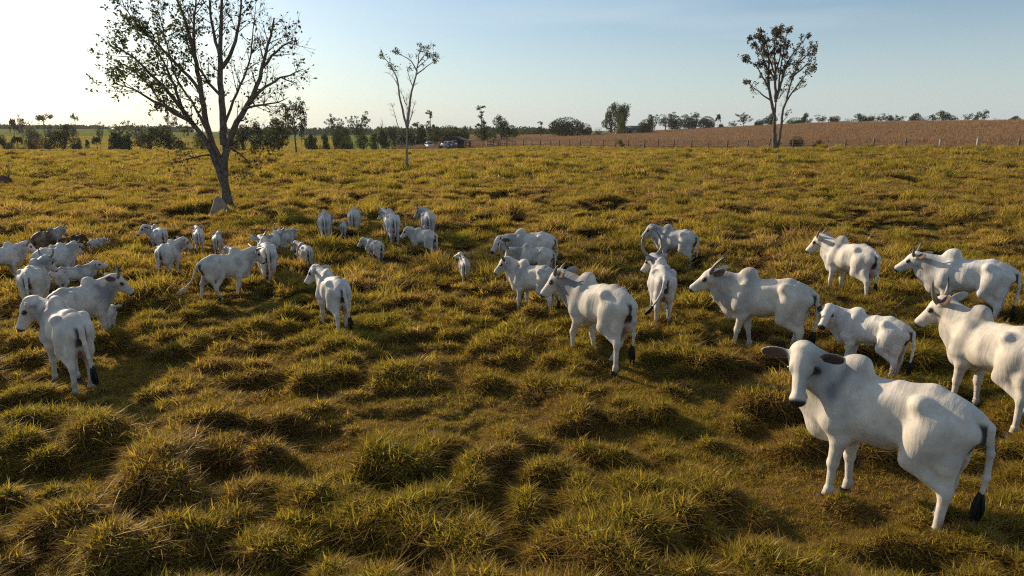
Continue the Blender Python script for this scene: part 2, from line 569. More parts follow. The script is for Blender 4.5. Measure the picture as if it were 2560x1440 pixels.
HORNS = {   # control points in head frame: (forward, out to the side, up), base radius
    'short': ([(0.03, .085, .07), (-.01, .16, .11), (-.06, .20, .15), (-.12, .205, .21)], .030),
    'up':    ([(0.03, .085, .07), (-.03, .20, .12), (-.10, .25, .20), (-.19, .21, .31)], .036),
    'lyre':  ([(0.03, .085, .06), (-.08, .34, .10), (-.18, .46, .32), (-.34, .24, .50)], .046),
    'ring':  ([(0.03, .085, .06), (-.08, .36, .06), (-.24, .50, .36), (-.40, .16, .54)], .044),
    'swept': ([(0.03, .085, .06), (-.06, .15, .11), (-.18, .20, .14), (-.32, .24, .15)], .034),
    'wide':  ([(0.03, .085, .06), (-.02, .22, .08), (-.04, .34, .09), (-.05, .50, .14)], .034),
    'stub':  ([(0.03, .085, .07), (0.02, .12, .09), (0.01, .14, .12), (0.01, .145, .15)], .026),
}

def build_cow(c):
    g = c.get
    calf = g('calf', 0.0)                 # 0 cow .. 1 young calf
    lean = g('lean', 0.5)
    h = g('vox', 0.022)
    rmin = max(0.021, h*1.05)
    ny_, np_ = math.radians(g('neck_yaw', 0)), math.radians(g('neck_pitch', 34 - 4*calf))
    hy, hp = math.radians(g('head_yaw', 0)), math.radians(g('head_pitch', 48))
    hs = 1.06 + 0.16*calf                  # head scale
    ns = 1.0 - 0.10*calf
    # --- spine profile
    xs = [-.90, -.82, -.74, -.60, -.44, -.22, 0.05, .30, .46, .60, .72, .84, .92]
    top = [1.02, 1.17, 1.27, 1.335, 1.355, 1.325, 1.29, 1.295, 1.30, 1.26, 1.17, 1.02, .95]
    bot = [1.00, .98, .90, .82, .785, .735, .69, .66, .645, .645, .68, .785, .93]
    wid = [.02, .095, .155, .198, .215, .238, .258, .24, .208, .195, .17, .11, .02]
    xs = np.array(xs); top = np.array(top); bot = np.array(bot); wid = np.array(wid)
    if calf:
        mid = (top+bot)/2 + 0.03*calf
        top = mid + (top-mid)*(1-.12*calf) - 0.02*calf; bot = mid + (bot-mid)*(1-.30*calf); wid = wid*(1-.22*calf)
    belly = g('belly', 1.0)
    wid = wid*np.interp(xs, [-.9, -.3, 0, .3, .9], [1, 1+.06*(belly-1), 1+.14*(belly-1), 1, 1])
    tx, tt = curve_tab(xs, top, blur=7); _, tb = curve_tab(xs, bot, blur=7); _, tw = curve_tab(xs, wid, blur=6)
    # --- neck and head frame
    P0 = np.array([.50, 0, 1.03 - .02*calf])
    d1 = dirv(ny_*.45, np_*.9); d2 = dirv(ny_, np_*1.05)
    P1 = P0 + .29*ns*d1; P2 = P1 + .285*ns*d2
    yaw_h = ny_ + hy
    f = dirv(yaw_h, -hp); s = np.array([-math.sin(yaw_h), math.cos(yaw_h), 0]); u = np.cross(f, s)
    roll = math.radians(g('head_roll', 0))
    s, u = s*math.cos(roll)+u*math.sin(roll), u*math.cos(roll)-s*math.sin(roll)
    H0 = P2 + .02*u
    hd = lambda a, b, d: H0 + hs*(a*f + b*s + d*u)
    Rh = np.stack([f, s, u])
    tipz = hd(.5, 0, 0)
    # --- bounds
    tail = g('tail', 'down'); tsw = g('tail_swing', 0.0)
    pts = [hd(.55, 0, 0), hd(0, .3, 0), hd(0, -.3, 0), hd(0, 0, .2), np.array([-1.25 if tail == 'out' else -1.12, -.42, 0.0]), np.array([.95, .42, 1.55])]
    if tail == 'out': pts += [np.array([-1.3, tsw*1.6, .5])]
    swmax = max(abs(a) for a in g('legs', (0, 0, 0, 0)))
    lo = np.min(pts, 0)-.08; hi = np.max(pts, 0)+.08
    lo[0] -= swmax*.008; lo[2] = -.06
    Fl = Field(lo, hi, h)
    # --- trunk
    def trunk(X, Y, Z):
        w = np.interp(X, tx, tw); t_ = np.interp(X, tx, tt); b_ = np.interp(X, tx, tb)
        zc = (t_+b_)/2 - .02; hh_u = t_-zc; hh_d = zc-b_
        dz = Z-zc; hh = np.where(dz > 0, hh_u, hh_d)
        # flatter loin behind, rounder ribs, slightly narrow chest floor
        vz = np.clip(dz/np.maximum(hh, .01), -1.6, 1.6)
        ww = w*(1 - .10*lean*np.clip(vz, 0, 1)**2 - .16*np.clip(-vz, 0, 1)**2)
        q = (np.abs(Y)/np.maximum(ww, .01))**2.25 + np.abs(dz/np.maximum(hh, .01))**2.25
        d = (q**(1/2.25)-1)*np.minimum(w, (t_-b_)/2)
        rib = .0022*max(0.0, lean-.35)*np.sin(X*2*math.pi/.085 + Z*3.0)*sm(-.18, -.05, X)*sm(.34, .2, X)
        return np.maximum(d + rib, np.maximum(X-.93, -.905-X))
    Fl.put(trunk, (-.93, -.36, .45), (.95, .36, 1.42), .05)
    # spine ridge, hips, pins
    Fl.chain([(-.74, 0, 1.245), (-.44, 0, 1.315), (-.1, 0, 1.275), (.3, 0, 1.26)], [.045, .052, .05, .05], .09)
    hk = 1-.2*calf
    for sg in (1, -1):
        Fl.ell((-.40, sg*.20*hk, 1.245), (.06, .045, .05), .10)
        Fl.cone((-.42, sg*.175*hk, 1.20), (-.40, sg*.16*hk, .92), .03, .045, .13)
        Fl.cone((-.40, sg*.21*hk, 1.24), (-.73, sg*.10, 1.15), .055, .052, .08)
        Fl.ell((-.80, sg*.092, 1.10), (.05, .045, .06), .06)
        # hollow flank and hollow beside the tail head
        Fl.ell((-.21, sg*(.295+.03*(1-lean)), 1.08), (.14, .065, .14), .16, sub=True)
        Fl.ell((-.60, sg*(.222), 1.235), (.12, .075, .075), .08, sub=True)
        # shoulder blade and upper arm
        Fl.cone((.40, sg*.13, 1.22), (.52, sg*.175, .86), .075, .105, .10)
        # thigh
        Fl.cone((-.54, sg*.115, 1.06), (-.50, sg*.135, .80), .155, .105, .12)
        Fl.cone((-.74, sg*.085, 1.06), (-.66, sg*.12, .74), .085, .075, .10)
    if not calf > .5:
        # udder / navel fold
        Fl.ell((-.40, 0, .665), (.14, .10, .085), .08)
    Fl.cone((-.06, 0, .725 + .06*calf), (.12, 0, .705 + .06*calf), .05, .035, .09, n=(0, 1, 0), fl=.5)
    # hump
    hm = g('hump', 1.0)*(1-.55*calf)
    zt = 1.31 - .04*calf
    tl = math.radians(14); Rm = [[math.cos(tl), 0, -math.sin(tl)], [0, 1, 0], [math.sin(tl), 0, math.cos(tl)]]
    Fl.ell((.43, 0, zt), (.17*(.6+.4*hm), .085, .155*hm), .10, R=Rm)
    Fl.ell((.385, 0, zt+.09*hm), (.10, .066, .068*hm), .12, R=Rm)
    # neck
    nn = np.cross(d1, [0, 0, 1]); n2 = np.cross(d2, [0, 0, 1])
    Fl.cone(P0 + np.array([0, 0, -.02]), P1, .275*(1-.12*calf), .20*(1-.1*calf), .10, n=nn, fl=.70)
    Fl.cone(P1, P2 - .03*u, .20*(1-.1*calf), .135, .08, n=n2, fl=.74)
    Fl.cone(P0 + np.array([-.05, 0, .19]), P2, .07, .06, .10)          # crest
    # dewlap from throat to brisket
    dl = g('dewlap', 1.0)*(1-.6*calf)
    throat = hd(.14, 0, -.12)
    chest = np.array([.76, 0, .90 + .03*calf]); br = np.array([.70, 0, .685 + .07*calf])
    q1 = throat*.62 + chest*.38 + np.array([0, 0, -.05*dl]); q2 = throat*.25 + chest*.75 + np.array([.02, 0, -.05*dl])
    rr = .055 + .03*dl
    Fl.cone(throat, q1, .055, rr, .09, n=n2, fl=.42)
    Fl.cone(q1, q2, rr, rr*1.15, .10, n=nn, fl=.42)
    Fl.cone(q2, br, rr*1.15, rr*1.25, .11, n=(0, 1, 0), fl=.5)
    Fl.cone(br, (.40, 0, .64 + .06*calf), rr*1.2, .06, .10, n=(0, 1, 0), fl=.6)
    Fl.cone(P0 + np.array([.10, 0, -.10]), br + np.array([-.05, 0, .06]), .17, .10, .10, n=(0, 1, 0), fl=.75)
    # head
    E = lambda cc, r, k=.03, **kw: Fl.ell(cc, np.array(r)*hs, k, R=Rh, **kw)
    C = lambda a, b, ra, rb, k=.03, **kw: Fl.cone(a, b, ra*hs, rb*hs, k, **kw)
    E(hd(.09, 0, .005), (.145, .102, .112), .05)
    C(hd(.08, 0, .01), hd(.40, 0, .0), .100, .066, .05, n=s, fl=.86)
    E(hd(.455, 0, -.008), (.062, .076, .062), .04)
    C(hd(.13, 0, -.09), hd(.42, 0, -.055), .078, .040, .045, n=s, fl=.78)
    E(hd(-.005, 0, .055), (.05, .078, .055), .05)                      # poll
    for sg in (1, -1):
        E(hd(.165, sg*.082, .035), (.05, .028, .032), .03)             # brow
        E(hd(.06, sg*.07, -.06), (.075, .045, .075), .05)              # cheek
        E(hd(.508, sg*.038, .018), (.020, .015, .014), .012, sub=True) # nostril
    # ears
    droop = math.radians(g('ear_droop', 12)); back = math.radians(g('ear_back', 18))
    el = (.135 + .02*calf)
    ears = []
    for sg in (1, -1):
        e_ = sg*s*math.cos(back) - f*math.sin(back) 
        e_ = e_*math.cos(droop) - u*math.sin(droop); e_ /= np.linalg.norm(e_)
        en = f*.62*math.cos(back) + u*.55 + sg*s*math.sin(back)*.9; en -= e_*(en@e_); en /= np.linalg.norm(en)   # ear opening
        ew = np.cross(e_, en)
        base = hd(.03, sg*.085, .01)
        cen = base + hs*e_*(.03+el)
        th = max(.017, h*.85)
        Fl.ell(cen, (el*hs, .066*hs, th), .02, R=np.stack([e_, ew, en]))
        Fl.ell(cen + en*.030*hs, (el*.8*hs, .046*hs, .022*hs), .012, R=np.stack([e_, ew, en]), sub=True)
        Fl.cone(base - e_*.03, base + hs*e_*.07, .038*hs, .03*hs, .03)
        ears.append((cen, e_, ew, en))
    # legs: swing (deg, + = forward) and flex per leg  order FL FR HL HR
    sw = g('legs', (0, 0, 0, 0)); fx = g('flex', (0, 0, 0, 0))
    hoofs = []
    for q, sg in ((0, 1), (1, -1)):
        a = math.radians(sw[q]); fl_ = math.radians(fx[q])
        rot = lambda v, t: np.array([v[0]*math.cos(t)+(-v[2])*math.sin(t), v[1], v[2]*math.cos(t)+v[0]*math.sin(t)])
        sh = np.array([.47, sg*.155*(1-.15*calf), .80])
        el_ = sh + rot(np.array([-.045, 0, -.11]), a*.6)
        kn = el_ + rot(np.array([.035, -sg*.015, -.28]), a)
        fe = kn + rot(np.array([.0, 0, -.285]), a-fl_*1.6)
        to = fe + rot(np.array([.03, 0, -.09]), a-fl_*2.2)
        Fl.cone(sh, el_, .115, .088, .08); Fl.cone(el_, kn, .082, .05, .05)
        Fl.ell(kn, (.05, .047, .058), .03)
        Fl.cone(kn, fe, .043, .034, .03); Fl.ell(fe, (.043, .04, .043), .025)
        Fl.cone(fe, to, .038, .044, .03); hoofs.append((to, a-fl_*2.2))
    for q, sg in ((2, 1), (3, -1)):
        a = math.radians(sw[q]); fl_ = math.radians(fx[q])
        hp_ = np.array([-.47, sg*.135*(1-.12*calf), .95])
        rot = lambda v, t: np.array([v[0]*math.cos(t)+(-v[2])*math.sin(t), v[1], v[2]*math.cos(t)+v[0]*math.sin(t)])
        st_ = hp_ + rot(np.array([.11, sg*.03, -.22]), a*.8)
        ho = st_ + rot(np.array([-.29, -sg*.025, -.27]), a+fl_*.5)
        fe = ho + rot(np.array([.045, 0, -.345]), a-fl_*1.2)
        to = fe + rot(np.array([.04, 0, -.085]), a-fl_*1.8)
        Fl.cone(hp_, st_, .135, .088, .12); Fl.cone(st_, ho + np.array([.015, 0, .04]), .092, .050, .07)
        Fl.cone((-.66, sg*.12, .78), ho + np.array([-.03, 0, .05]), .075, .03, .08)
        Fl.ell(ho, (.052, .042, .062), .03)
        Fl.cone(ho, fe, .046, .036, .03); Fl.ell(fe, (.045, .042, .045), .025)
        Fl.cone(fe, to, .039, .045, .03); hoofs.append((to, a-fl_*1.8))
    # tail
    if tail == 'down':
        T = [(-.80, 0, 1.225), (-.89, tsw*.05, 1.14), (-.925, tsw*.2, .92), (-.925, tsw*.55, .70), (-.90, tsw*.9, .50)]
    elif tail == 'out':
        T = [(-.80, 0, 1.225), (-.90, tsw*.1, 1.14), (-.95, tsw*.45, .90), (-1.02, tsw*.9, .66), (-1.15, tsw*1.35, .50)]
    else:
        T = [(-.80, 0, 1.225), (-.89, tsw*.1, 1.14), (-.93, tsw*.5, .92), (-.90, tsw*1.2, .72), (-.82, tsw*1.9, .56)]
    T = [np.array(t) for t in T]
    tr = [.046, .040, .030, .025, rmin]
    Fl.chain(T, [max(r_, rmin) for r_ in tr], .035)
    # --- mesh
    V, Q = surface_nets(Fl.F, Fl.org, h)
    V = smooth_mesh(V, Q, 1, .4)
    # --- coat colours (pigment only)
    x, y, z = V.T
    white = np.array(g('coat', (.63, .59, .53))); grey = np.array(g('grey', (.20, .20, .205))); dark = np.array([.018, .017, .017])
    pink = np.array([.50, .29, .22]); ac = np.abs(y)
    nz = fbm(x*3.1 + g('seed', 0), z*3.1 + y*2.2, 7, 3)
    colr = np.repeat(white[None], len(V), 0)
    def blend(w, cc):
        nonlocal colr
        w = np.clip(w, 0, 1)[:, None]; colr = colr*(1-w) + np.array(cc)*w
    gk = g('grey_amt', .5)
    dn = np.linalg.norm(V-(P0+P1)/2 - np.array([0, 0, 0.02]), axis=1)
    blend(gk*(1.0*sm(.52, .20, dn)*sm(1.05, .62, np.linalg.norm(V-H0, axis=1)) + .55*sm(.30, .05, np.linalg.norm(V-np.array([.42, 0, 1.36]), axis=1)))*sm(.25, .6, nz), grey)
    blend(gk*.55*sm(.34, .10, np.linalg.norm(V-np.array([-.45, 0, 1.36]), axis=1))*sm(.3, .65, nz), grey)
    blend(gk*.45*sm(.45, .8, nz)*sm(.4, .9, z), grey)
    if 'neck_col' in c: blend(sm(.55, .30, np.linalg.norm(V-P2, axis=1))*.95, c['neck_col'])
    hl = (V-H0)@Rh.T/hs                      # head coordinates
    inh = (hl[:, 0] > -.1) & (np.linalg.norm(hl-np.array([.22, 0, 0]), axis=1) < .42)
    mz = g('muzzle', 1.0)
    blend(inh*(np.linalg.norm(hl-np.array([.47, 0, 0]), axis=1) < .105)*sm(.430, .475, hl[:, 0] - .25*np.maximum(hl[:, 2], 0) )*mz, dark)
    for sg in (1, -1):
        de = np.linalg.norm((hl-np.array([.172, sg*.108, .016]))*np.array([1, .7, 1.35]), axis=1)
        blend(inh*sm(.066, .032, de)*.97, dark*1.3)
    for cen, e_, ew, en in ears:
        r = V-cen
        a_, b_, n_ = r@e_, r@ew, r@en
        ine = ((a_/(el*hs*1.1))**2 + (b_/(.074*hs))**2 < 1) & (np.abs(n_) < .04)
        blend(ine*sm(-.004, .004, n_)*sm(1.0, .70, (a_/(el*hs))**2+(b_/(.066*hs))**2)*.92, (.075, .032, .020))
        blend(ine*sm(.004, -.004, n_)*.45*gk, grey)
    rear = sm(-.74, -.80, x)
    blend(sm(-.66, -.74, x)*sm(.105, .05, ac)*sm(.80, .88, z)*sm(1.20, 1.14, z)*(x > -.895)*.95, dark*1.5)
    blend(sm(.13, .06, ac)*sm(.40, .5, z)*sm(.86, .74, z)*sm(-.40, -.55, x)*.7*(x > -.88), pink)
    blend(sm(.12, .05, ac)*sm(.72, .64, z)*sm(-.2, -.3, x)*.6*(x > -.88), pink)
    blend(sm(.09, .05, z), (.04, .035, .03))
    blend(.35*sm(.5, .1, z)*sm(.35, .6, nz), (.42, .36, .29))           # dusty lower legs
    if 'dirt' in c: blend(c['dirt']*sm(.5, .7, fbm(x*2+5, z*2+y, 9, 3)), (.30, .24, .17))
    def warp(A):
        A = np.array(A, float); A[:, 0] += .06 - .17*np.clip((A[:, 0]+.34)/.66, 0, 1)*g('short', 1.0); return A
    me = mesh('cow_body', warp(V), Q, True, [M_HIDE])
    cattr(me, 'hide', colr)
    fattr(me, 'fold', sm(.40, .16, dn)*sm(.95, .45, np.linalg.norm(V-P2, axis=1)*2.2 + .25))
    parts = {'body': me}
    # --- eyes
    ev = []
    for sg in (1, -1):
        cen = hd(.172, sg*.101, .016)
        a = np.linspace(0, 2*math.pi, 10, endpoint=False); bb = np.linspace(-math.pi/2, math.pi/2, 7)
        S = np.array([[math.cos(b)*math.cos(t), math.cos(b)*math.sin(t), math.sin(b)] for b in bb for t in a])*.028*hs
        Fq = [(i*10+j, i*10+(j+1) % 10, (i+1)*10+(j+1) % 10, (i+1)*10+j) for i in range(6) for j in range(10)]
        ev.append(mesh('eye', warp(S+cen), np.array(Fq), True, [M_EYE]))
    parts['eye'] = ev
    # --- horns
    hn = g('horn', None)
    parts['horn'] = []
    if hn:
        P, rb = HORNS[hn]; hsz = g('horn_size', 1.0)
        for sg in (1, -1):
            if g('horn_side') and g('horn_side') != sg: continue
            B = bez([hd(p[0], 0, 0)*0 + H0 + hs*((P[0][0]+(p[0]-P[0][0])*hsz)*f + sg*(P[0][1]+(p[1]-P[0][1])*hsz)*s + (P[0][2]+(p[2]-P[0][2])*hsz)*u) for p in P], 14)
            B[0] -= .04*u
            t = np.linspace(0, 1, 14)
            R = rb*hs*(1-t)**.75 + .004
            Vh, Fh = tube_geo(B, R, 10, True)
            mh = mesh('horn', warp(Vh), [np.array([q for q in Fh if len(q) == 4]), np.array([q for q in Fh if len(q) == 10])], True, [M_HORN])
            fattr(mh, 'ht', np.repeat(t, 10))
            parts['horn'].append(mh)
    # --- tail switch: a bundle of hair strands
    r = rng_(int(g('seed', 0))*7+1)
    tip = T[-1]; td = T[-1]-T[-2]; td /= np.linalg.norm(td)
    if tail == 'down': td = np.array([td[0]*.3, td[1]*.5, -1.0])
    elif tail == 'out': td = td*.8 + np.array([-.35, 0, .05])
    td /= np.linalg.norm(td)
    tl_ = g('switch', .27)*(1-.35*calf)
    tubes = []
    for q in range(18):
        o = r.normal(0, 1, 3)*.010
        e = td*tl_*r.uniform(.65, 1.05) + r.normal(0, 1, 3)*.020 + np.array([0, 0, -.06 if tail == 'out' else 0])
        P = bez([tip + o*.5 - td*.05, tip + o*1.8 + e*.33, tip + o*2.2 + e*.7, tip + e], 6)
        tubes.append((warp(P), np.array([.014, .019, .019, .016, .011, .003]), 4))
    parts['tail_switch'] = tubes_mesh('tail_switch', tubes, [M_SW[g('switch_col', 'black')]])
    # --- hooves
    hv = []
    for to, a in hoofs:
        ca, sa = math.cos(a), math.sin(a)
        R = lambda p: to + np.array([p[0]*ca - p[2]*sa, p[1], p[2]*ca + p[0]*sa])
        for half in (1, -1):
            ring = []
            for zz, rr, ox in ((.03, .040, 0), (0, .047, .008), (-.035, .052, .018), (-.055, .050, .022)):
                ring.append([R((ox + rr*1.15*math.cos(t), half*.024 + rr*.52*math.sin(t), zz)) for t in np.linspace(0, 2*math.pi, 8, endpoint=False)])
            hv.append(np.concatenate(ring))
    Vv = []; Fq = []; Fc = []
    for q, H in enumerate(hv):
        o = q*32
        Vv.append(H)
        Fq += [(o+i*8+(j+1) % 8, o+i*8+j, o+(i+1)*8+j, o+(i+1)*8+(j+1) % 8) for i in range(3) for j in range(8)]
        Fc.append([o+24+j for j in range(8)]); Fc.append([o+j for j in range(7, -1, -1)])
    parts['hoof'] = []
    for q in range(4):
        vv = np.concatenate(Vv[2*q:2*q+2])
        fq = np.array(Fq[:48]); fc = np.array(Fc[:4])
        parts['hoof'].append(mesh('hoof', warp(vv), [fq, fc], True, [M_HOOF]))
    return parts

def hide_material():
    m = bpy.data.materials.new('short_hide'); m.use_nodes = True
    nt = m.node_tree; b = nt.nodes['Principled BSDF']; N = nt.nodes.new; K = nt.links.new
    at = N('ShaderNodeAttribute'); at.attribute_name = 'hide'
    tc = N('ShaderNodeTexCoord')
    n1 = N('ShaderNodeTexNoise'); n1.inputs['Scale'].default_value = 9; n1.inputs['Detail'].default_value = 8; n1.inputs['Roughness'].default_value = .65
    K(tc.outputs['Object'], n1.inputs['Vector'])
    r1 = N('ShaderNodeMapRange'); r1.inputs['From Min'].default_value = .3; r1.inputs['From Max'].default_value = .7
    r1.inputs['To Min'].default_value = .74; r1.inputs['To Max'].default_value = 1.04
    K(n1.outputs['Fac'], r1.inputs['Value'])
    # small dark flecks and scars
    v = N('ShaderNodeTexVoronoi'); v.inputs['Scale'].default_value = 13
    K(tc.outputs['Object'], v.inputs['Vector'])
    r2 = N('ShaderNodeMapRange'); r2.inputs['From Min'].default_value = .03; r2.inputs['From Max'].default_value = .10
    r2.inputs['To Min'].default_value = .55; r2.inputs['To Max'].default_value = 1.0
    K(v.outputs['Distance'], r2.inputs['Value'])
    mu = N('ShaderNodeMath'); mu.operation = 'MULTIPLY'; K(r1.outputs[0], mu.inputs[0]); K(r2.outputs[0], mu.inputs[1])
    mm = N('ShaderNodeMix'); mm.data_type = 'RGBA'; mm.blend_type = 'MULTIPLY'; mm.inputs['Factor'].default_value = 1
    K(at.outputs['Color'], mm.inputs['A']); K(mu.outputs[0], mm.inputs['B'])
    K(mm.outputs['Result'], b.inputs['Base Color'])
    b.inputs['Roughness'].default_value = .62
    b.inputs['Specular IOR Level'].default_value = .22
    n2 = N('ShaderNodeTexNoise'); n2.inputs['Scale'].default_value = 130; n2.inputs['Detail'].default_value = 3
    n3 = N('ShaderNodeTexNoise'); n3.inputs['Scale'].default_value = 7; n3.inputs['Detail'].default_value = 4
    mp = N('ShaderNodeMapping'); mp.inputs['Scale'].default_value = (3.2, 1, .7)
    K(tc.outputs['Object'], n2.inputs['Vector']); K(tc.outputs['Object'], mp.inputs['Vector']); K(mp.outputs[0], n3.inputs['Vector'])
    b1 = N('ShaderNodeBump'); b1.inputs['Strength'].default_value = .35; b1.inputs['Distance'].default_value = .02
    b2 = N('ShaderNodeBump'); b2.inputs['Strength'].default_value = .25; b2.inputs['Distance'].default_value = .004
    K(n3.outputs['Fac'], b1.inputs['Height']); K(n2.outputs['Fac'], b2.inputs['Height'])
    # loose skin: fine vertical folds on the neck
    fo = N('ShaderNodeAttribute'); fo.attribute_name = 'fold'
    mp2 = N('ShaderNodeMapping'); mp2.inputs['Scale'].default_value = (17, 9, 1.1)
    n4 = N('ShaderNodeTexNoise'); n4.inputs['Scale'].default_value = 1.6; n4.inputs['Detail'].default_value = 3
    K(tc.outputs['Object'], mp2.inputs['Vector']); K(mp2.outputs[0], n4.inputs['Vector'])
    b3 = N('ShaderNodeBump'); b3.inputs['Distance'].default_value = .03
    K(fo.outputs['Fac'], b3.inputs['Strength']); K(n4.outputs['Fac'], b3.inputs['Height']); K(b1.outputs[0], b3.inputs['Normal'])
    K(b3.outputs[0], b2.inputs['Normal']); K(b2.outputs[0], b.inputs['Normal'])
    return m

def horn_material():
    m = bpy.data.materials.new('horn'); m.use_nodes = True
    nt = m.node_tree; b = nt.nodes['Principled BSDF']
    at = nt.nodes.new('ShaderNodeAttribute'); at.attribute_name = 'ht'
    r = nt.nodes.new('ShaderNodeValToRGB'); e = r.color_ramp.elements
    e[0].color = (.22, .17, .125, 1); e[1].color = (.035, .03, .028, 1); e[1].position = .9
    k = r.color_ramp.elements.new(.45); k.color = (.24, .185, .13, 1)
    nt.links.new(at.outputs['Fac'], r.inputs['Fac']); nt.links.new(r.outputs['Color'], b.inputs['Base Color'])
    b.inputs['Roughness'].default_value = .45
    return m

M_HIDE = hide_material()
M_HORN = horn_material()
M_EYE = mat('dark_eye', (.012, .009, .008), .15, spec=.5)
M_HOOF = mat('dark_hoof', (.035, .03, .026), .55)
M_SW = {'black': mat('black_tail_hair', (.012, .011, .011), .6), 'white': mat('pale_tail_hair', (.62, .52, .38), .6)}

COW_SPOTS = []
def place_cow(c):
    parts = build_cow(c)
    px, foot, top, th = c['px'], c['foot'], c['top'], c['th']
    P = px_ground(px, foot)
    yaw = math.radians(90 + th) - math.atan2(P[0], P[1])
    yy_ = np.array([(a*.42, b*.14) for a in (1, -1) for b in (1, -1)])
    wx = P[0] + yy_[:, 0]*math.cos(yaw) - yy_[:, 1]*math.sin(yaw); wy = P[1] + yy_[:, 0]*math.sin(yaw) + yy_[:, 1]*math.cos(yaw)
    P[2] = float((h_base(wx, wy) + (.42 + .40*c.get('calf', 0))*relief(wx, wy)).mean())
    # height over P that shows at row `top`
    zz = np.linspace(.3, 2.4, 400)
    _, yy = project(np.stack([np.full(400, P[0]), np.full(400, P[1]), P[2]+zz], 1))
    zt = zz[np.argmin(np.abs(yy-top))]
    sc = c.get('scale') or zt/(1.36 - .05*c.get('calf', 0))
    root = empty('cow' if c.get('calf', 0) < .5 else 'calf', (P[0], P[1], P[2] + c.get('dz', .0)), yaw, c['label'],
                 'cow' if c.get('calf', 0) < .5 else 'calf', 'white zebu cattle of the herd' if not c.get('brown') else 'brown cattle of the herd')
    root.scale = (sc*1.03, sc*1.03, sc*1.05)
    COW_SPOTS.append((P[0]-P[0]/P[1]*.35, P[1]-.35, 1.15*sc + .15))
    b = obj('body', parts['body'], root)
    for e in parts['eye']: obj('eye', e, root)
    for e in parts['horn']: obj('horn', e, root)
    for e in parts['hoof']: obj('hoof', e, root)
    obj('tail_switch', parts['tail_switch'], root)
    return root, sc, P
